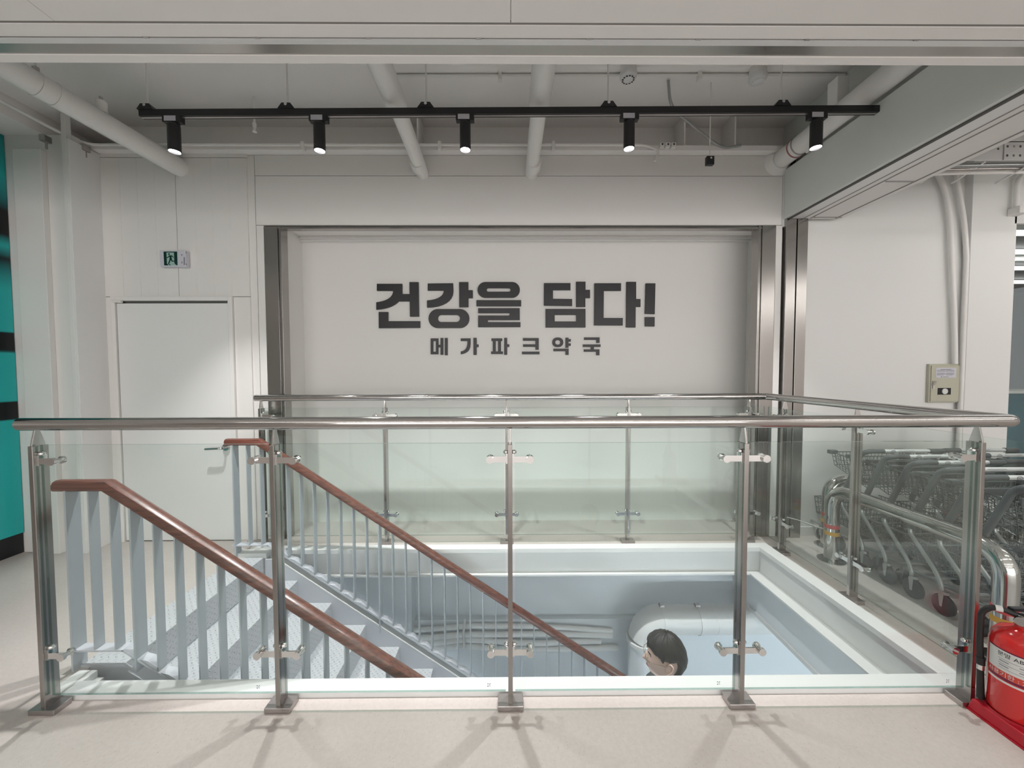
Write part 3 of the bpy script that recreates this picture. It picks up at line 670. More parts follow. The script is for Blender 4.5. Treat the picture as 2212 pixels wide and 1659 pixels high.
def exD(o):
    for y, m in ((2.90, 'lips'), (2.86, 'plate')):
        q = MB(); q.lathe([(0.071, -0.004), (0.0745, -0.004), (0.0745, 0.004), (0.071, 0.004)], (2.24-0.0212*(y-1.45), y, 3.15-0.0182*(y-1.45)), (-0.0212, 1, -0.018), 28); q.build('ring_mark', m, o)
    q = MB(); q.lathe([(0.11, 0.0), (0.085, -0.03), (0.071, -0.05)], (2.205, 3.09, 3.12), (0, 1, 0), 28); q.build('wall_sealant', 'pipe', o, smooth=60)
    B(2.17, 2.25, 2.50, 2.58, 3.18, 3.36).build('hanger_bracket', 'pipe', o, bevel=0.006)
    MB().cyl((2.22, 2.25, 3.18), (2.22, 2.25, 3.5), 0.005, 8).build('hanger_rod', 'pipe', o)
    MB().cyl((2.24, 2.78, 3.09), (2.24, 2.83, 3.05), 0.012, 10).build('clamp_bolt', 'pipe', o)
pipe('ceiling_pipe', 'thick white ceiling pipe with red ring beside the right boxed beam', [([(2.24, 1.45, 3.15), (2.205, 3.10, 3.12)], 0.070)], extra=exD, group='white ceiling pipes')
# thin conduits
cz = 3.235
def cond(label, path, r=0.011, m='pipe', cat='conduit', clamps=()):
    t = thing('conduit', tuple(path[0]), label, cat); MB().tube(path, r, 10).build('tube', m, t, smooth=50)
    for p in clamps:
        q = MB(); p = Vector(p); q.box(p.x-0.013, p.x+0.013, p.y-0.02, p.y+0.016, p.z-0.045, p.z+0.02); q.build('clamp', m, t, bevel=0.003)
    return t
yl = 3.0
A = at(1393, 313, yl); Bq = at(1425, 325, yl); Cq = at(1415, 348, yl)
L0 = at(180, 313, yl)
cond('long thin conduit running along the rear ceiling beam', fillet([(-3.40, 1.2, L0.z+0.06), (-3.38, 2.75, L0.z+0.02), (L0.x, yl, L0.z), (A.x, yl, A.z), (Bq.x, yl, Bq.z), (Cq.x, yl, Cq.z)], 0.12), 0.011, clamps=[(at(655, 318, yl).x, yl, L0.z), (at(1195, 315, yl).x, yl, A.z), (at(950, 315, yl).x, yl, A.z)])
cond('thin ceiling conduit joining the two smoke detectors', [(-0.84, 2.68, 3.488), (2.36, 2.66, 3.488)], 0.009, clamps=[(at(1511, 160, 2.66).x, 2.665, 3.49), (at(1080, 160, 2.66).x, 2.67, 3.49)])
c1 = at(1448, 232, 2.75); c2 = at(1535, 303, 2.95); c3 = at(1600, 314, 3.0)
cond('loose grey cable sagging from the ceiling to the rear beam', fillet([(c1.x-0.03, 2.72, 3.49), c1, c2, at(1562, 320, 2.98), c3], 0.15), 0.010, m='tube', cat='cable')
for px, lb, yy in ((1357, 'round smoke detector with dark slots on a ceiling box', 2.60), (1637, 'round smoke detector joined by a short slanting conduit', 2.62)):
    x = at(px, 165, yy).x; t = thing('smoke_detector', (x, yy, 3.5), lb, 'smoke detector', 'smoke detectors on the bay ceiling')
    q = MB(); q.lathe([(0.0, 0), (0.052, 0), (0.052, -0.05), (0.0, -0.05)], (x, yy, 3.5), (0, 0, 1), 24); q.build('ceiling_box', 'pipe', t, smooth=40)
    q = MB(); q.lathe([(0.056, -0.05), (0.058, -0.075), (0.050, -0.088), (0.030, -0.100), (0.0, -0.104)], (x, yy, 3.5), (0, 0, 1), 28); q.build('sensor_head', 'white', t, smooth=40)
    q = MB()
    for k in range(12):
        a = 2*math.pi*k/12; q.box(x+0.036*math.cos(a)-0.006, x+0.036*math.cos(a)+0.006, yy+0.036*math.sin(a)-0.004, yy+0.036*math.sin(a)+0.004, 3.4005, 3.4035)
    q.build('vent_slot', 'black' if px == 1357 else 'pipe', t)
    if px == 1637: MB().tube([(x+0.02, yy-0.03, 3.48), (x+0.06, yy-0.30, 3.485)], 0.011, 10).build('side_conduit', 'pipe', t, smooth=50)
# hanging black clip, small junction boxes
hx = at(1533, 348, 2.75)
t = thing('hanging_clip', (hx.x, 2.75, hx.z), 'small black square clip hanging alone on a thin rod', 'clip')
B(hx.x-0.027, hx.x+0.027, 2.735, 2.765, hx.z-0.03, hx.z+0.03).build('clip_body', 'black', t, bevel=0.002)
MB().cyl((hx.x, 2.734, hx.z+0.012), (hx.x, 2.728, hx.z+0.012), 0.007, 12).build('bolt', 'chrome', t); MB().cyl((hx.x, 2.75, hx.z+0.03), (hx.x, 2.75, 3.5), 0.004, 8).build('rod', 'pipe', t)
jx = at(1425, 313, yl)
t = thing('conduit_saddle', (jx.x+0.03, yl, jx.z-0.03), 'row of three white cable saddles on the rear beam', 'bracket')
for k in range(3):
    s_ = B(jx.x+k*0.046, jx.x+0.036+k*0.046, yl-0.01, yl+0.05, jx.z-0.02, jx.z+0.016).build('saddle', 'pipe', t, bevel=0.003)
    MB().cyl((jx.x+0.018+k*0.046, yl-0.012, jx.z), (jx.x+0.018+k*0.046, yl, jx.z), 0.007, 10).build('hole', 'black', s_)
sx = at(550, 275, 2.9)
t = thing('sprinkler_head', (sx.x, 2.9, sx.z), 'small painted fitting on the ceiling near the left spotlights', 'sprinkler')
q = MB(); q.lathe([(0.0, 0.03), (0.014, 0.03), (0.014, 0.0), (0.008, -0.01), (0.016, -0.035), (0.0, -0.04)], sx, (0, 0, 1), 12); q.build('fitting', 'pipe', t, smooth=40)
MB().cyl((sx.x, sx.y, sx.z+0.025), (sx.x, sx.y, 3.5), 0.008, 8).build('stem', 'pipe', t)
for k, (px, py, yy) in enumerate(((100, 305, 2.84), (185, 325, 2.98))):
    p = at(px, py, yy)
    t = thing('beam_clamp', tuple(p), ('grey beam clamp at the top of the left pilaster', 'grey beam clamp beside the side wall of the door bay')[k], 'clamp', 'grey beam clamps')
    q = MB(); q.box(p.x-0.02, p.x+0.02, p.y-0.03, p.y+0.02, p.z-0.01, p.z+0.035); q.build('clamp_body', 'plate', t, bevel=0.003)
    MB().cyl((p.x, p.y, p.z+0.04), (p.x, p.y, p.z-0.055), 0.007, 10).build('screw', 'plate', t)

# ================================================================== teal board at far left
t = thing('printed_board', (-3.84, 2.2, 0), 'tall teal and black printed board at the far left edge', 'board')
B(-3.86, -3.82, 0.9, 2.895, 0.16, 3.205).build('board_face', M['teal'], t)
B(-3.87, -3.83, 0.9, 2.895, 0.0, 0.16).build('plinth', 'black', t)
B(-3.83, -3.55, 0.9, 2.80, 0.0, 0.001).build('floor_stain', mat('rust_stain', (0.16, 0.08, 0.07), 0.6, var=0.4, scale=12), t) if 0 else None

# ================================================================== lower level: duct, conduits
t = thing('ventilation_duct', (1.15, 3.0, -0.7), 'thick white ventilation duct with elbow on the wall below the floor edge', 'duct')
DYY, DZZ, DR = 3.03, -0.675, 0.112
q = MB(); q.tube([(1.27, DYY, DZZ), (3.2, DYY, DZZ)], DR, 32); q.build('duct_run', 'white', t, smooth=40)
q = MB(); path = [(1.27, DYY, DZZ)]+[(1.27-0.155*math.sin(R(a)), DYY, DZZ-0.155+0.155*math.cos(R(a))) for a in range(12, 85, 12)]+[(1.11, DYY, DZZ-0.16)]
q.tube(path, DR+0.003, 32); q.build('elbow', 'white', t, smooth=25)
q = MB(); q.lathe([(DR+0.004, 0.0), (DR+0.018, 0.0), (DR+0.018, -0.03), (DR+0.004, -0.03)], (1.11, DYY, DZZ-0.155), (0, 0, 1), 32); q.build('collar', 'white', t, smooth=40)
q = MB(); q.cyl((1.11, DYY, DZZ-0.16), (1.11, DYY, DZZ-2.86), DR+0.002, 32); q.build('down_pipe', 'lowwall', t, smooth=40)
for x in (1.27, 1.57):
    q = MB(); q.lathe([(DR+0.001, -0.012), (DR+0.006, -0.012), (DR+0.006, 0.012), (DR+0.001, 0.012)], (x, DYY, DZZ), (1, 0, 0), 32); st_ = q.build('strap', 'white', t, smooth=40)
    B(x-0.018, x+0.018, DYY-0.02, DYY+0.02, DZZ+DR, DZZ+DR+0.02).build('strap_bolt', 'plate', st_)
for x in (1.70, 1.80):
    q = MB(); q.lathe([(DR, -0.002), (DR+0.0015, -0.002), (DR+0.0015, 0.002), (DR, 0.002)], (x, DYY, DZZ), (1, 0, 0), 32); q.build('seam', 'pipe', t)
cy = 3.175
for k, (pts, lb) in enumerate((
    ([(880, 1362), (960, 1357), (1003, 1352), (1100, 1352), (1200, 1354), (1310, 1362)], 'uppermost of the four white conduits on the wall below the floor edge'),
    ([(880, 1380), (960, 1374), (1003, 1370), (1100, 1370), (1180, 1368), (1310, 1372)], 'second white conduit from the top on the wall below the floor edge'),
    ([(880, 1392), (960, 1386), (1003, 1381), (1060, 1384), (1160, 1390), (1220, 1386), (1285, 1384)], 'third white conduit from the top on the wall below the floor edge'),
    ([(880, 1404), (960, 1396), (1003, 1394), (1100, 1402), (1200, 1402), (1322, 1399)], 'lowest of the four white conduits on the wall below the floor edge'))):
    pp = [at(a, b, cy) for a, b in pts]; pp.append(pp[-1]+Vector((0.05, 0.01, -0.01)))
    pp.insert(0, pp[0]+Vector((-0.5, 0, 0.02)))
    q = MB(); q.tube(fillet(pp, 0.2, 5), 0.025 if k else 0.021, 12)
    tag(q.build('lower_conduit', 'pvc', smooth=50), lb, 'conduit', 'white conduits on the lower wall')
p = at(1003, 1368, 3.14); q = MB(); q.tube(fillet([(p.x, 3.16, p.z+0.11), (p.x+0.005, 3.135, p.z+0.08), (p.x-0.01, 3.135, p.z), (p.x, 3.135, p.z-0.10), (p.x-0.01, 3.16, p.z-0.14)], 0.05), 0.011, 10)
tag(q.build('cable_strap', 'white', smooth=50), 'short upright strap binding the white conduits on the lower wall', 'strap')

# ================================================================== trolley bay: bollard rails, trolleys
def urail(x0, y0, x1, y1, label):
    t = thing('bollard_rail', (x0, y0, 0), label, 'bollard rail', 'stainless bollard rails by the trolleys')
    q = MB(); q.tube(fillet([(x0, y0, 0.006), (x0, y0, 0.54), (x1, y1, 0.54), (x1, y1, 0.006)], 0.14, 10), 0.0445, 24); q.build('pipe_loop', 'steel', t, smooth=50)
    for x, y in ((x0, y0), (x1, y1)):
        q = MB(); q.lathe([(0.044, 0.008), (0.085, 0.006), (0.085, 0.0), (0.044, 0.0)], (x, y, 0), (0, 0, 1), 28); q.build('floor_flange', 'steel', t, smooth=40)
        for z, m in ((0.262, 'tape_red'), (0.21, 'tape_yel')):
            q = MB(); q.lathe([(0.0445, -0.014), (0.0456, -0.014), (0.0456, 0.014), (0.0445, 0.014)], (x, y, z), (0, 0, 1), 28); q.build('warning_tape', m, t, smooth=40)
    return t
urail(2.394, 2.695, 2.394, 1.735, 'stainless pipe rail with red and amber tape beside the trolley row')
urail(2.56, 2.92, 3.55, 2.92, 'stainless pipe rail with tape across the far end of the trolleys')
cp = [(2.30, 3.05, 0.19), (2.34, 2.95, 0.20), (2.375, 2.75, 0.215)]
tag(MB().tube(cp, 0.003, 6).build('cord', 'label', smooth=50), 'thin white cord tied between the steel jamb and the pipe rail', 'cord')

def wires(q, pts, r=0.0022, n=4): q.tube(pts, r, n, caps=False)
def cart_proto():
    t = thing('shopping_trolley', (0, 0, 0), 'x', 'trolley', 'nested shopping trolleys'); H = 0.848; w2 = 0.268
    q = MB(); q.cyl((-0.185, 0, H), (0.185, 0, H), 0.0125, 14); hb = q.build('handle_bar', 'silver', t, smooth=40)
    q = MB(); n0 = 20
    q.add([(-0.10+0.017*math.cos(2*math.pi*k/n0)*rr_, -0.0128+0.0012*abs(math.sin(2*math.pi*k/n0)), H+0.011*math.sin(2*math.pi*k/n0)*rr_) for rr_ in (1.0, 0.72) for k in range(n0)], [(k, (k+1) % n0, n0+(k+1) % n0, n0+k) for k in range(n0)])
    for u0, u1, v0, v1 in ((-0.108, -0.092, 0.000, 0.004), (-0.105, -0.095, -0.006, -0.003), (-0.065, 0.045, 0.004, 0.0065), (-0.05, 0.03, -0.004, -0.0025)): q.box(u0, u1, -0.0136, -0.0122, H+v0, H+v1)
    q.build('printed_emblem', 'print', hb)
    for s_ in (-1, 1):
        q = MB(); q.tube(fillet([(s_*0.16, 0, H), (s_*w2, 0.0, H), (s_*w2, 0.05, H-0.03), (s_*w2, 0.185, 0.47), (s_*w2, 0.195, 0.43)], 0.05, 6), 0.0165, 12); q.build('side_arm', 'cartgrey', t, smooth=50)
        q = MB(); q.tube(fillet([(s_*w2, 0.195, 0.45), (s_*w2, 0.195, 0.40), (s_*w2, 0.05, 0.235), (s_*w2, 0.015, 0.17), (s_*w2, 0.012, 0.115)], 0.06, 6), 0.0115, 10); q.tube(fillet([(s_*w2, 0.03, 0.20), (s_*(w2-0.03), 0.12, 0.16), (s_*(w2-0.09), 0.60, 0.125)], 0.05, 4), 0.010, 8); q.build('side_frame', 'tube', t, smooth=50)
        for (cx, cyy, rw) in ((s_*w2, 0.0, 0.060), (s_*(w2-0.09), 0.62, 0.052)):
            q = MB(); q.lathe([(0.0, -0.014), (rw*0.55, -0.014), (rw*0.9, -0.012), (rw, -0.006), (rw, 0.006), (rw*0.9, 0.012), (rw*0.55, 0.014), (0, 0.014)], (cx, cyy, rw), (1, 0, 0), 20); wh = q.build('wheel', 'rubber', t, smooth=40)
            q = MB()
            for u in (-0.018, 0.018): q.prism([(cyy-0.006, rw-0.008), (cyy+0.006, rw-0.008), (cyy+0.016, rw*2+0.008), (cyy-0.012, rw*2+0.008)], lambda a, b, d_: Vector((cx+d_, a, b)), u-0.0015, u+0.0015)
            q.cyl((cx, cyy, rw*2+0.004), (cx, cyy, rw*2+0.020), 0.021, 14); q.build('caster_fork', 'tube', wh)
    def basket(name, y0, y1, zt0, zt1, zb0, zb1, wt0, wt1, wb0, wb1, nx, ny):
        q = MB()
        def P(u, v, top):
            y = y0+(y1-y0)*v; a = (wt0+(wt1-wt0)*v) if top else (wb0+(wb1-wb0)*v); z = (zt0+(zt1-zt0)*v) if top else (zb0+(zb1-zb0)*v); return Vector((u*a, y, z))
        wires(q, [P(-1,0,1), P(1,0,1), P(1,1,1), P(-1,1,1), P(-1,0,1)], 0.0045, 6)
        for h in (0.33, 0.66):
            wires(q, [P(*c_, 0)*h+P(*c_, 1)*(1-h) for c_ in ((-1,0),(1,0),(1,1),(-1,1),(-1,0))])
        wires(q, [P(-1,0,0), P(1,0,0), P(1,1,0), P(-1,1,0), P(-1,0,0)], 0.003, 4)
        for k in range(ny+1):
            v = k/ny; wires(q, [P(-1,v,1), P(-1,v,0), P(1,v,0), P(1,v,1)])
        for k in range(1, nx):
            u = -1+2*k/nx; wires(q, [P(u,0,1), P(u,0,0), P(u,1,0), P(u,1,1)])
        return q.build(name, 'wire', t)
    basket('upper_basket', 0.06, 0.36, 0.755, 0.765, 0.575, 0.66, 0.245, 0.205, 0.215, 0.18, 14, 10)
    basket('lower_basket', 0.10, 0.56, 0.36, 0.34, 0.215, 0.20, 0.235, 0.165, 0.205, 0.145, 12, 12)
    for s_ in (-1, 1): B(s_*0.205-0.03, s_*0.205+0.03, 0.335, 0.372, 0.752, 0.782).build('basket_corner', 'cartgrey', t, bevel=0.005)
    q = MB(); q.box(-0.225, 0.225, 0.048, 0.062, 0.735, 0.775); q.build('child_seat_flap', 'cartgrey', t, bevel=0.003)
    q = MB(); q.tube([(-w2, 0.03, 0.20), (w2, 0.03, 0.20)], 0.009, 8); q.build('rear_crossbar', 'tube', t, smooth=40)
    return t
rowA = [2.555, 2.395, 2.235, 2.075, 1.915, 1.755]; rowB = [2.575, 2.415, 2.255, 2.095, 1.935]
ordn = ['first', 'second', 'third', 'fourth', 'fifth', 'sixth']
proto = cart_proto(); first = True
for row, X0, nm in ((rowA, 2.775, 'near row by the pipe rail'), (rowB, 3.335, 'row behind, beside the wall column')):
    for i, y in enumerate(row):
        o = proto if first else copy_tree(proto); first = False
        o.location = (X0, y, 0); o['label'] = '%s shopping trolley from the rear wall in the %s' % (ordn[i], nm); o['group'] = 'nested shopping trolleys'

# ================================================================== fire alarm cabinet and conduits by the column
c = at(2041, 828, 3.09); t = thing('alarm_cabinet', (c.x, 3.12, c.z), 'beige metal wall cabinet with printed sheet and black dial plate beside the column', 'cabinet')
x0, x1, z0, z1 = c.x-0.128, c.x+0.128, c.z-0.163, c.z+0.163
B(x0, x1, 3.095, 3.12, z0, z1).build('cabinet_body', 'beige', t, bevel=0.004)
dd = B(x0+0.010, x1-0.006, 3.087, 3.095, z0+0.010, z1-0.014).build('door', 'beige', t, bevel=0.003)
lb_ = B(x0+0.045, x1-0.04, 3.0858, 3.087, z1-0.115, z1-0.033).build('instruction_sheet', 'sign_white', dd)
q = MB(); sxx = x0+0.052
for k in range(9):
    zz = z1-0.044-k*0.0078
    if k in (3, 7): continue
    if k == 0: q.box(sxx+0.03, sxx+0.12, 3.0852, 3.0858, zz-0.0045, zz)
    elif k == 8: q.box(sxx+0.035, sxx+0.045, 3.0852, 3.0858, zz-0.006, zz+0.002); q.box(sxx+0.05, sxx+0.1, 3.0852, 3.0858, zz-0.004, zz)
    else: q.box(sxx, sxx+0.06+0.008*(k % 3), 3.0852, 3.0858, zz-0.0035, zz); q.box(sxx+0.078, sxx+0.135+0.007*(k % 3), 3.0852, 3.0858, zz-0.0035, zz)
q.build('printed_lines', 'print', dd)
q = MB(); q.box(x0+0.066, x0+0.175, 3.084, 3.087, z0+0.068, z0+0.124); q.build('dial_plate', 'letter', dd)
MB().cyl((x0+0.120, 3.084, z0+0.096), (x0+0.120, 3.078, z0+0.096), 0.024, 24).build('dial', 'label', dd, smooth=40)
q = MB(); q.box(x0+0.018, x0+0.045, 3.08, 3.087, z0+0.165, z0+0.183); q.cyl((x0+0.02, 3.087, z0+0.155), (x0+0.02, 3.075, z0+0.155), 0.009, 12); q.tube([(x0+0.02, 3.08, z0+0.15), (x0+0.022, 3.08, z0+0.118)], 0.004, 6); q.build('latch_with_key', 'plate', dd)
def wpt(px, py, y=3.085): return at(px, py, y)
cond('bent white conduit dropping from the ceiling tray to the alarm cabinet', fillet([wpt(1990, 330), wpt(2035, 385), wpt(2052, 460), wpt(2056, 560), wpt(2062, 700), wpt(2063, 786)], 0.25), 0.018)
cond('bent white conduit close against the left side of the column', fillet([wpt(2062, 330), wpt(2066, 390), wpt(2083, 470), wpt(2088, 560)], 0.2)+[Vector((wpt(2088, 560).x+0.0, 3.085, 0.5))], 0.017)
jb = at(2200, 455, 3.02); t = thing('junction_box', (jb.x, 3.05, jb.z), 'small grey junction box with conduit at the right edge of the column', 'junction box')
B(jb.x-0.035, jb.x+0.045, 2.985, 3.065, jb.z-0.03, jb.z+0.03).build('box_body', 'pipe', t, bevel=0.006)
MB().tube(fillet([(jb.x-0.01, 3.03, jb.z+0.02), (jb.x-0.01, 3.03, jb.z+0.30), (jb.x+0.25, 3.03, jb.z+0.38)], 0.12), 0.017, 10).build('conduit', 'pipe', t, smooth=50)
# cable tray bar with holes
t = thing('cable_tray', (3.2, 2.6, 2.88), 'white perforated steel cable tray at the upper right', 'cable tray')
q = MB(); q.box(2.7, 5.2, 2.60, 2.606, 2.868, 2.997); q.box(2.7, 5.2, 2.60, 2.62, 2.991, 2.997); tb = q.build('side_plate', 'white', t)
B(3.425, 3.43, 2.597, 2.602, 2.868, 2.997).build('plate_joint', 'plate', t)
for k in range(5):
    for z in (2.90, 2.962): 
        x = 3.455+k*0.045
        q = MB(); q.lathe([(0.0, 0), (0.0085, 0)], (x, 2.5995, z), (0, -1, 0), 12); q.build('hole', 'plate' if (k+int(z*100)) % 2 else 'dark_gap', t)
MB().lathe([(0, 0), (0.008, 0)], (3.39, 2.5995, 2.945), (0, -1, 0), 12).build('hole', 'dark_gap', t)
for k in range(3): MB().tube(fillet([(2.72, 2.66+0.05*k, 2.85), (3.1, 2.66+0.05*k, 2.862), (3.6, 2.68+0.05*k, 2.885), (5.2, 2.7+0.05*k, 2.90)], 0.3), 0.016, 8).build('cable', ('tube', 'plate', 'pipe')[k], t, smooth=50)
for x in (2.95, 3.2, 3.45, 3.8): MB().tube([(x-0.12, 2.62, 2.87), (x+0.04, 2.95, 2.885)], 0.007, 6).build('rung', 'white', t)

# glazed shop front beyond the column
wn = struct(B(4.185, 7.5, 3.10, 3.112, 0.0, 2.62).build('window_1', 'glass'))
B(4.165, 4.185, 3.07, 3.2, 0, 2.7).build('window_frame', 'wall_cool', wn); B(4.165, 7.5, 3.07, 3.2, 2.62, 3.9).build('window_header', 'wall_cool', wn)
struct(B(4.0, 9, 3.2, 9.0, 2.85, 2.95).build('ceiling_beyond', 'darkroom')); struct(B(4.0, 9, 9.0, 9.1, 0, 2.9).build('wall_beyond', 'blue'))
struct(B(4.0, 9, 3.2, 9.0, -0.2, 0).build('floor_beyond', 'concrete')); struct(B(3.9, 4.0, 3.2, 9, 0, 2.9).build('wall_beyond_left', 'darkroom'))
for k in range(7):
    y = 3.75+0.55*k+0.05*k*k
    tag(B(4.3, 8.5, y, y+0.05, 2.78, 2.82).build('led_tube_light', 'led'), '%s bright linear ceiling lamp behind the glass right of the column, counted from the top' % ('first', 'second', 'third', 'fourth', 'fifth', 'sixth', 'seventh')[k], 'lamp', 'linear lamps beyond the glass front')
t = thing('display_counter', (6, 5.2, 0), 'blue panelled counter behind the glass right of the column', 'counter')
B(4.8, 8.5, 5.6, 6.1, 0, 1.05).build('counter_front', 'blue', t); B(4.75, 8.55, 5.55, 6.15, 1.05, 1.09).build('counter_top', 'wall_cool', t)

# ================================================================== fire extinguisher
t = thing('extinguisher_stand', (2.06, 1.33, 0), 'red plastic floor stand under the fire extinguisher', 'stand')
def rr3(x0, x1, y0, y1, z0, z1, ins):
    q = MB(); A = [(x0, y0), (x1, y0), (x1, y1), (x0, y1)]; Bv = [(x0+ins, y0+ins), (x1-ins, y0+ins), (x1-ins, y1-ins), (x0+ins, y1-ins)]
    return q.add([(x, y, z0) for x, y in A]+[(x, y, z1) for x, y in Bv], [(0,3,2,1),(4,5,6,7),(0,1,5,4),(1,2,6,5),(2,3,7,6),(3,0,4,7)])
rr3(1.910, 2.215, 1.165, 1.495, 0.0, 0.006, 0.0).build('skirt', 'red_plastic', t)
rr3(1.915, 2.21, 1.17, 1.490, 0.006, 0.050, 0.008).build('tray', 'red_plastic', t, bevel=0.004)
EX, EY, ER = 2.012, 1.405, 0.081
q = MB(); q.lathe([(ER+0.001, 0.05), (ER+0.006, 0.05), (ER+0.005, 0.060), (ER+0.001, 0.060)], (EX, EY, 0), (0, 0, 1), 32); q.build('seat_ring', 'red_plastic', t, smooth=40)
e = thing('fire_extinguisher', (EX, EY, 0.05), 'red fire extinguisher with black hose standing in the red floor stand', 'fire extinguisher')
q = MB(); q.lathe([(0, 0.051), (ER-0.012, 0.051), (ER-0.003, 0.058), (ER, 0.07), (ER, 0.335), (ER-0.006, 0.362), (ER-0.022, 0.387), (ER-0.048, 0.402), (0.022, 0.408), (0.020, 0.425), (0, 0.425)], (EX, EY, 0), (0, 0, 1), 48); q.build('cylinder', 'red', e, smooth=40)
def wrap(z0, z1, m, a0, a1, name, r): q = MB(); q.lathe([(ER+r, z0), (ER+r, z1)], (EX, EY, 0), (0, 0, 1), 40, a0, a1); return q.build(name, m, e, smooth=60)
A0, A1 = R(150), R(330)
wrap(0.215, 0.318, 'label', A0, A1, 'paper_label', 0.0006); wrap(0.318, 0.323, 'maroon', A0, A1, 'label_border', 0.0007)
wrap(0.213, 0.237, 'orange', A0, A1, 'label_red_band', 0.0009); wrap(0.204, 0.213, 'maroon', A0, A1, 'label_border', 0.0009); wrap(0.192, 0.200, 'label', A0, A1, 'label_stripe', 0.0008)
def curved_text(txt, size, z, a_mid, m, off, name='lettering'):
    cu = bpy.data.curves.new('t', 'FONT'); cu.body = txt; cu.size = size; cu.align_x = 'CENTER'; cu.resolution_u = 2
    ob = bpy.data.objects.new('t', cu); COL.objects.link(ob); bpy.context.view_layer.update()
    me = bpy.data.meshes.new_from_object(ob.evaluated_get(bpy.context.evaluated_depsgraph_get())); bpy.data.objects.remove(ob)
    og = origin(e)
    for v in me.vertices:
        a = a_mid+v.co.x/ER; v.co = Vector((EX+(ER+off)*math.cos(a), EY+(ER+off)*math.sin(a), z+v.co.y))-og
    me.materials.clear(); me.materials.append(M[m]); o = bpy.data.objects.new(name, me); COL.objects.link(o); o.parent = e; WO[o.name] = og; return o
curved_text('분말 ABC소화기', 0.020, 0.296, R(222), 'letter', 0.0012)
curved_text('사용기한 : 2035년 07월', 0.021, 0.217, R(224), 'label', 0.0015)
q = MB()
for k in range(5):
    z = 0.284-0.009*k
    for a, b in ((178, 196), (214, 236), (250, 262), (268, 282)) if k % 2 else ((176, 250), (262, 290)):
        q.lathe([(ER+0.0011, z), (ER+0.0011, z+(0.0035 if k % 2 else 0.0015))], (EX, EY, 0), (0, 0, 1), 8, R(a), R(b))
q.build('small_print', 'print', e)['kind'] = 'stuff'
q = MB(); q.cyl((EX, EY, 0.42), (EX, EY, 0.455), 0.018, 16); q.build('valve', 'chrome', e, smooth=40)
q = MB(); q.prism([(-0.03, 0.455), (0.12, 0.475), (0.125, 0.463), (-0.03, 0.44)], lambda u, v, s_: Vector((EX+u*0.55, EY-u*0.83+s_*0.8, v)), -0.013, 0.013); q.prism([(-0.03, 0.470), (0.02, 0.495), (0.125, 0.505), (0.125, 0.496), (0.02, 0.485), (-0.03, 0.458)], lambda u, v, s_: Vector((EX+u*0.55, EY-u*0.83+s_*0.8, v)), -0.013, 0.013); q.build('handle_lever', 'black', e, bevel=0.002)
q = MB(); gp = Vector((EX-0.022, EY-0.012, 0.436)); q.lathe([(0.0, 0.012), (0.016, 0.012), (0.019, 0.006), (0.019, 0)], gp, (-0.8, -0.5, 0.35), 20); q.build('pressure_gauge', 'steel', e, smooth=40)
hx0, hy0 = EX-0.080, EY+0.066
hp = fillet([(EX-0.015, EY+0.01, 0.45), (EX-0.055, EY+0.04, 0.466), (hx0, hy0, 0.43), (hx0, hy0, 0.30), (hx0+0.008, hy0, 0.215)], 0.06, 7)
q = MB(); q.tube(hp, 0.0100, 14); q.build('hose', 'rubber', e, smooth=50)
q = MB(); q.cyl(hp[2], hp[5], 0.0118, 14); q.build('hose_sleeve', 'label', e, smooth=40)
q = MB(); q.cyl((hx0+0.007, hy0, 0.235), (hx0+0.008, hy0, 0.205), 0.013, 16); q.cyl((hx0+0.008, hy0, 0.185), (hx0+0.014, hy0, 0.062), 0.010, 16, r2=0.012); q.build('nozzle', 'rubber', e, smooth=40)
q = MB(); q.cyl((hx0+0.008, hy0, 0.206), (hx0+0.008, hy0, 0.184), 0.0112, 16); q.build('nozzle_collar', 'chrome', e, smooth=40)

# ================================================================== the person climbing the stairs
PX, PY, FOOT = 0.872, 2.02, -RISE*11
HCX, HCZ = 0.868, -0.190     # head centre
person = thing('person', (PX, PY, FOOT), 'person with short black hair and wire glasses climbing the stairs', 'person')
HY = R(180-12); HP = R(-3)
Hm = Matrix.Translation((HCX, PY, HCZ)) @ Matrix.Rotation(HY, 4, 'Z') @ Matrix.Rotation(HP, 4, 'Y')
def head_r(az, el):
    """surface of head in its own frame: x forward, y left, z up"""
    ce, se = math.cos(el), math.sin(el)
    x, y, z = 0.096*ce*math.cos(az), 0.076*ce*math.sin(az), 0.118*se
    if z < 0: 
        k = -z/0.118; y *= 1-0.28*k**1.4
        if x > 0: x = x*(1-0.05*k)+0.020*k*k
        else: x *= 1-0.34*k
    if x > 0: x = min(x, 0.086+0.18*(x-0.086)) if x > 0.086 else x
    fx = max(0.0, math.cos(az))**2
    nose = math.exp(-((az)/0.17)**2)*(0.027*math.exp(-((z+0.028)/0.014)**2)+0.017*math.exp(-((z+0.008)/0.020)**2))
    eye = -0.010*math.exp(-((abs(az)-0.40)/0.17)**2)*math.exp(-((z-0.006)/0.014)**2)
    brow = 0.004*math.exp(-((abs(az)-0.35)/0.35)**2)*math.exp(-((z-0.026)/0.010)**2)
    lip = 0.006*math.exp(-(az/0.26)**2)*(math.exp(-((z+0.058)/0.006)**2)+math.exp(-((z+0.071)/0.006)**2))
    chin = 0.008*math.exp(-(az/0.35)**2)*math.exp(-((z+0.096)/0.014)**2)
    cheek = 0.004*math.exp(-((abs(az)-0.75)/0.25)**2)*math.exp(-((z+0.025)/0.02)**2)
    return Vector((x+(nose+eye+brow+lip+chin+cheek)*(1 if x > 0 else 0), y, z))
NA, NE = 96, 72
hv = []; hf = []
for i in range(NE+1):
    el = -math.pi/2+math.pi*i/NE
    for j in range(NA): hv.append(head_r(-math.pi+2*math.pi*j/NA, el))
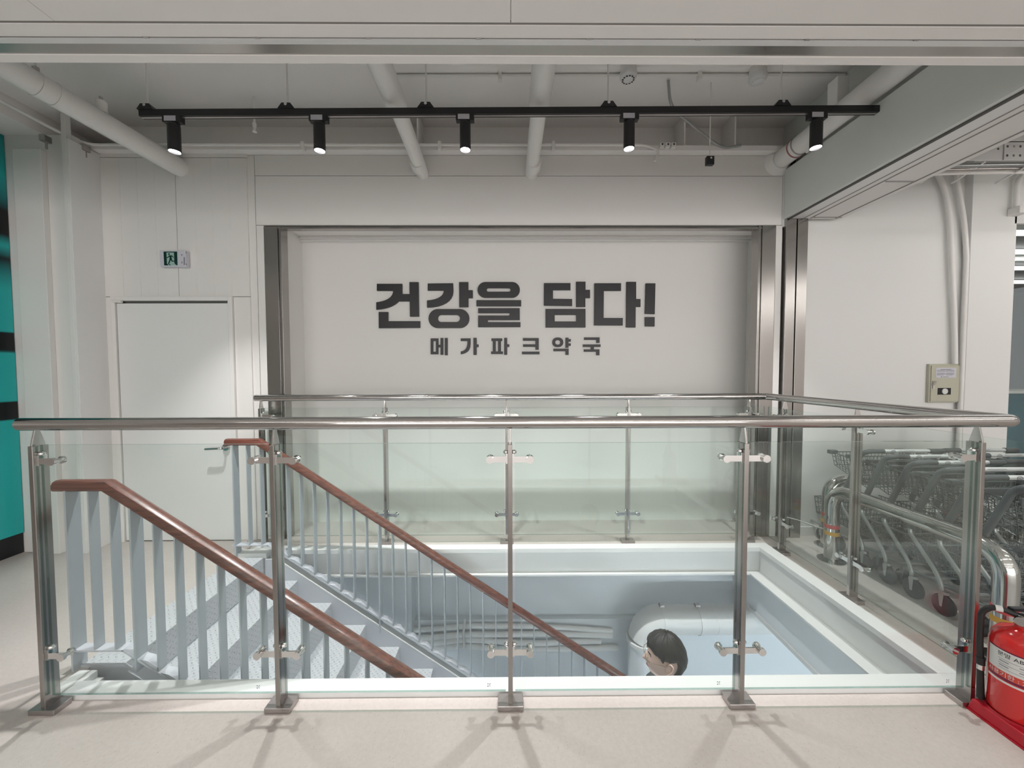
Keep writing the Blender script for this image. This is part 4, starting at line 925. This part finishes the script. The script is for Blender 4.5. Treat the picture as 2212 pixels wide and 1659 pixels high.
for i in range(NE):
    for j in range(NA): hf.append((i*NA+j, i*NA+(j+1) % NA, (i+1)*NA+(j+1) % NA, (i+1)*NA+j))
def skinmesh(joints, edges, sub=2, root=0):
    me = bpy.data.meshes.new('s'); me.from_pydata([j[0] for j in joints], edges, [])
    o = bpy.data.objects.new('s', me); COL.objects.link(o)
    o.modifiers.new('k', 'SKIN').use_smooth_shade = True
    for i, j in enumerate(joints): 
        r_ = j[1]; me.skin_vertices[0].data[i].radius = r_ if isinstance(r_, tuple) else (r_, r_)
        me.skin_vertices[0].data[i].use_root = (i == root)
    s_ = o.modifiers.new('u', 'SUBSURF'); s_.levels = sub; s_.render_levels = sub
    bpy.context.view_layer.update()
    r = bpy.data.meshes.new_from_object(o.evaluated_get(bpy.context.evaluated_depsgraph_get())); bpy.data.objects.remove(o); return r
nz = HCZ-0.118     # chin level
sh = nz-0.108      # shoulder level
J = []; E_ = []
def jt(p, r, par=None):
    J.append((Vector(p), r)); k = len(J)-1
    if par is not None: E_.append((par, k))
    return k
F2 = -RISE*10
pel = jt((PX+0.03, PY, FOOT+0.93), (0.118, 0.082)); wst = jt((PX+0.02, PY, FOOT+1.10), (0.105, 0.070), pel); chs = jt((PX+0.0, PY, FOOT+1.30), (0.120, 0.075), wst)
nck = jt((PX+0.010, PY, sh+0.03), (0.062, 0.060), chs); hd0 = jt((HCX+0.022, PY, nz+0.01), 0.056, nck); hd1 = jt((HCX+0.02, PY, HCZ-0.04), 0.055, hd0)
def arm(s_, hand):
    a = jt((PX+0.01, PY+s_*0.165, sh-0.055), 0.062, chs); el = jt((PX+0.06, PY+s_*0.23, sh-0.33), 0.045, a)
    wr = jt(hand, 0.028, el); pm = jt(Vector(hand)+Vector((-0.045, 0, -0.035)), (0.036, 0.018), wr)
    b = Vector(hand)+Vector((-0.07, 0, -0.06))
    for k, (dy, ln) in enumerate(((-0.027, 0.055), (-0.009, 0.068), (0.009, 0.064), (0.027, 0.048))):
        f1 = jt(b+Vector((-0.012, dy, -0.012)), 0.0095, pm); f2 = jt(b+Vector((-0.02-ln*0.4, dy*1.05, -0.02-ln*0.45)), 0.0085, f1); jt(b+Vector((-0.015-ln*0.55, dy*1.05, -0.03-ln*0.85)), 0.0075, f2)
    t1 = jt(Vector(hand)+Vector((-0.05, -s_*0.035, -0.02)), 0.010, pm); jt(Vector(hand)+Vector((-0.085, -s_*0.048, -0.04)), 0.008, t1)
arm(-1, (PX-0.13, PY-0.23, sh-0.50)); arm(1, (PX-0.05, PY+0.25, sh-0.56))
def leg(s_, knee, ankle, toe):
    hp_ = jt((PX+0.03, PY+s_*0.09, FOOT+0.86), 0.085, pel); kn = jt(knee, 0.058, hp_); an = jt(ankle, 0.040, kn); hl = jt((ankle[0]+0.01, ankle[1], ankle[2]-0.035), 0.036, an); jt(toe, (0.040, 0.026), hl)
leg(-1, (PX-0.20, PY-0.09, F2+0.47), (PX-0.27, PY-0.09, F2+0.085), (PX-0.40, PY-0.09, F2+0.034))
leg(1, (PX-0.03, PY+0.09, FOOT+0.47), (PX+0.01, PY+0.09, FOOT+0.085), (PX-0.13, PY+0.09, FOOT+0.034))
body = skinmesh(J, E_, 2)
bm = bmesh.new(); bm.from_mesh(body); bpy.data.meshes.remove(body)
base = [bm.verts.new(Hm @ p) for p in hv]
for f in hf:
    try: bm.faces.new([base[i] for i in f])
    except ValueError: pass
# ears
for s_ in (-1, 1):
    ev = []
    for i in range(9):
        for j in range(14):
            th = math.pi*i/8; ph = 2*math.pi*j/14
            p = Vector((-0.010+0.018*math.sin(th)*math.cos(ph)-0.006*math.sin(th)*math.sin(ph), s_*(0.082+0.012*math.cos(th)-0.45*(0.018*math.sin(th)*math.cos(ph))), -0.010+0.034*math.sin(th)*math.sin(ph)))
            ev.append(bm.verts.new(Hm @ p))
    for i in range(8):
        for j in range(14):
            try: bm.faces.new((ev[i*14+j], ev[i*14+(j+1) % 14], ev[(i+1)*14+(j+1) % 14], ev[(i+1)*14+j]))
            except ValueError: pass
bmesh.ops.remove_doubles(bm, verts=bm.verts, dist=1e-5); bmesh.ops.recalc_face_normals(bm, faces=bm.faces)
me = bpy.data.meshes.new('tmp'); bm.to_mesh(me); bm.free(); o = bpy.data.objects.new('tmp', me); COL.objects.link(o)
r_ = o.modifiers.new('r', 'REMESH'); r_.mode = 'VOXEL'; r_.voxel_size = 0.0045
sm = o.modifiers.new('s', 'SMOOTH'); sm.factor = 0.4; sm.iterations = 2
bpy.context.view_layer.update(); bmesh_ = bpy.data.meshes.new_from_object(o.evaluated_get(bpy.context.evaluated_depsgraph_get())); bpy.data.objects.remove(o)
bmesh_.transform(Matrix.Translation(-origin(person))); bmesh_.materials.clear(); bmesh_.materials.append(M['skin']); bmesh_.shade_smooth()
bo = bpy.data.objects.new('body', bmesh_); COL.objects.link(bo); bo.parent = person; WO[bo.name] = origin(person)
def place(me, name, m, par=None):
    me.transform(Matrix.Translation(-origin(person))); me.materials.clear(); me.materials.append(M[m]); me.shade_smooth()
    o = bpy.data.objects.new(name, me); COL.objects.link(o); o.parent = par or person; WO[o.name] = origin(person); return o
g = 0.016
sj = [(J[0][0]+Vector((0, 0, -0.06)), (0.168, 0.128)), (J[1][0], (0.158, 0.120)), (J[2][0], (0.182, 0.135)), (J[3][0]+Vector((0.004, 0, 0.005)), (0.092, 0.086))]; se_ = [(0, 1), (1, 2), (2, 3)]
ai = [i for i, j in enumerate(J) if j[1] == 0.062]
for a in ai:
    k = len(sj); sj += [(J[a][0]+Vector((0, 0, -0.01)), 0.072), (J[a+1][0], 0.060), (J[a+2][0]*0.9+J[a+1][0]*0.1, 0.044)]; se_ += [(2, k), (k, k+1), (k+1, k+2)]
place(skinmesh(sj, se_), 'shirt', 'shirt')
li = [i for i, j in enumerate(J) if j[1] == 0.085]; tj = [(J[0][0]+Vector((0, 0, -0.02)), (0.158, 0.116))]; te = []
for a in li:
    k = len(tj); tj += [(J[a][0], 0.100), (J[a+1][0], 0.074), (J[a+2][0]+Vector((0, 0, 0.0)), 0.056)]; te += [(0, k), (k, k+1), (k+1, k+2)]
place(skinmesh(tj, te), 'trousers', 'trousers')
for a in li: place(skinmesh([(J[a+3][0]+Vector((0.02, 0, 0.01)), 0.048), (J[a+4][0]+Vector((0.03, 0, 0.006)), (0.048, 0.036)), (J[a+4][0]+Vector((-0.02, 0, 0.002)), (0.042, 0.030))], [(0, 1), (1, 2)]), 'shoe', 'shoe')
# hair: shell that follows the skull, with fringe and a clean nape
hv2 = []; NA2, NE2 = 80, 40; keep = []
def hair_low(az):
    """lowest height of the hair at an azimuth"""
    a = abs(az)
    if a < 0.95: return 0.052-0.004*math.sin(az*9)-0.012*a
    if a < 1.22: return 0.041-(a-0.95)/0.27*0.013
    if a < 1.42: return 0.028-0.016*math.sin((a-1.22)/0.20*math.pi)
    if a < 2.15: return 0.028-0.004*math.sin((a-1.42)/0.73*math.pi)
    if a < 2.40: return 0.028-(a-2.15)/0.25*0.120
    return -0.092
for i in range(NE2+1):
    for j in range(NA2):
        az = -math.pi+2*math.pi*j/NA2; lo = hair_low(az); t_ = i/NE2
        z = lo+(0.118-lo)*math.sin(t_*math.pi/2); el = math.asin(max(-1, min(1, z/0.118)))
        p = head_r(az, el); a = abs(az)
        x, y = 0.096*math.cos(el)*math.cos(az), 0.076*math.cos(el)*math.sin(az)
        if z < 0: x = p.x; y = p.y
        th = 0.023-0.011*math.exp(-((a-1.6)/0.45)**2)*max(0.0, min(1.0, (0.07-z)/0.05))
        if z < -0.03: th *= 0.55+0.45*(z+0.096)/0.066 if z > -0.096 else 0.5
        edge = min(1.0, (z-lo)/0.022); th *= 0.30+0.70*math.sqrt(max(0, edge))
        n_ = Vector((x/0.096**2, y/0.076**2, z/0.118**2)); n_.normalize()
        if t_ > 0.97: n_ = Vector((0, 0, 1)) if t_ == 1 else n_
        th += 0.0012*math.sin(az*17+z*90)+0.0010*math.sin(az*31-z*60)
        hv2.append(Vector((x, y, z))+n_*th)
hf2 = [(i*NA2+j, i*NA2+(j+1) % NA2, (i+1)*NA2+(j+1) % NA2, (i+1)*NA2+j) for i in range(NE2) for j in range(NA2)]
inner = len(hv2)
for i in range(NE2+1):
    for j in range(NA2):
        p = hv2[i*NA2+j]; hv2.append(p*0.86)
hf2 += [(inner+i*NA2+j, inner+(i+1)*NA2+j, inner+(i+1)*NA2+(j+1) % NA2, inner+i*NA2+(j+1) % NA2) for i in range(NE2) for j in range(NA2)]
hf2 += [(j, inner+j, inner+(j+1) % NA2, (j+1) % NA2) for j in range(NA2)]
q = MB(); q.add([Hm @ p for p in hv2], hf2); q.build('hair', 'hair', person, smooth=60)
for s_ in (-1, 1):       # ears: shell with a raised rim
    q = MB()
    def ep(u, v, w_): return Hm @ Vector((0.004-u*0.9-0.15*v, s_*(0.079+w_+0.70*u), -0.008+v))
    rim = [(0.000, 0.012, 0.000), (0.004, 0.026, 0.002), (0.014, 0.033, 0.004), (0.025, 0.028, 0.005), (0.029, 0.014, 0.005), (0.026, -0.004, 0.004), (0.019, -0.018, 0.003), (0.010, -0.029, 0.002), (0.003, -0.026, 0.000), (0.000, -0.014, -0.001)]
    q.tube([ep(*p_) for p_ in rim], 0.0046, 8, closed=True); q.add([ep(u, v, w_-0.008) for u, v, w_ in rim], [tuple(range(len(rim)))])
    q.tube([ep(0.008, 0.018, 0.002), ep(0.019, 0.012, 0.002), ep(0.018, -0.006, 0.001), ep(0.010, -0.016, 0.0)], 0.003, 6)
    q.build('ear', 'skin', person, smooth=60)
# eyes, brows, lips, glasses
q = MB()
for s_ in (-1, 1):
    for k in range(1): q.lathe([(0.0, 0.006), (0.006, 0.004), (0.008, 0)], Hm @ (head_r(s_*0.40, math.asin(0.006/0.118))+Vector((-0.002, 0, 0))), (Hm.to_3x3() @ Vector((0.93, s_*0.36, 0))), 12)
q.build('eyes', 'letter', person, smooth=50)
q = MB()
for s_ in (-1, 1): q.tube([Hm @ (head_r(s_*a_, math.asin(z_/0.118))+Vector((0.0015, 0, 0))) for a_, z_ in ((0.22, 0.021), (0.38, 0.026), (0.58, 0.021))], 0.003, 6)
q.build('eyebrows', 'hair', person, smooth=50)
q = MB(); q.tube([Hm @ (head_r(a_, math.asin(z_/0.118))+Vector((0.0, 0, 0))) for a_, z_ in ((-0.30, -0.066), (-0.15, -0.062), (0, -0.061), (0.15, -0.062), (0.30, -0.066))], [0.002, 0.0045, 0.005, 0.0045, 0.002], 8); q.build('lips', 'lips', person, smooth=50)
gl = MB(); ln = MB()
for s_ in (-1, 1):
    cc = Vector((0.103, s_*0.034, -0.004)); ring = [Hm @ (cc+Vector((-0.010*abs(math.cos(t_))*0-0.004*(math.cos(t_)*s_*s_ if math.cos(t_)*1 > 0 else 0), 0.024*math.cos(t_), 0.020*math.sin(t_)))) for t_ in [2*math.pi*k/24 for k in range(24)]]
    gl.tube(ring, 0.0011, 6, closed=True); ln.add(ring, [tuple(range(24))])
    gl.tube([Hm @ Vector((0.101, s_*0.058, 0.0)), Hm @ Vector((0.085, s_*0.075, 0.002)), Hm @ Vector((0.02, s_*0.083, 0.004)), Hm @ Vector((-0.02, s_*0.080, -0.002))], 0.0018, 6)
gl.tube([Hm @ Vector((0.104, -0.010, 0.002)), Hm @ Vector((0.107, 0, 0.005)), Hm @ Vector((0.104, 0.010, 0.002))], 0.0012, 6)
gg = gl.build('glasses', 'gold', person, smooth=50); ln.build('lens', 'lens', gg)
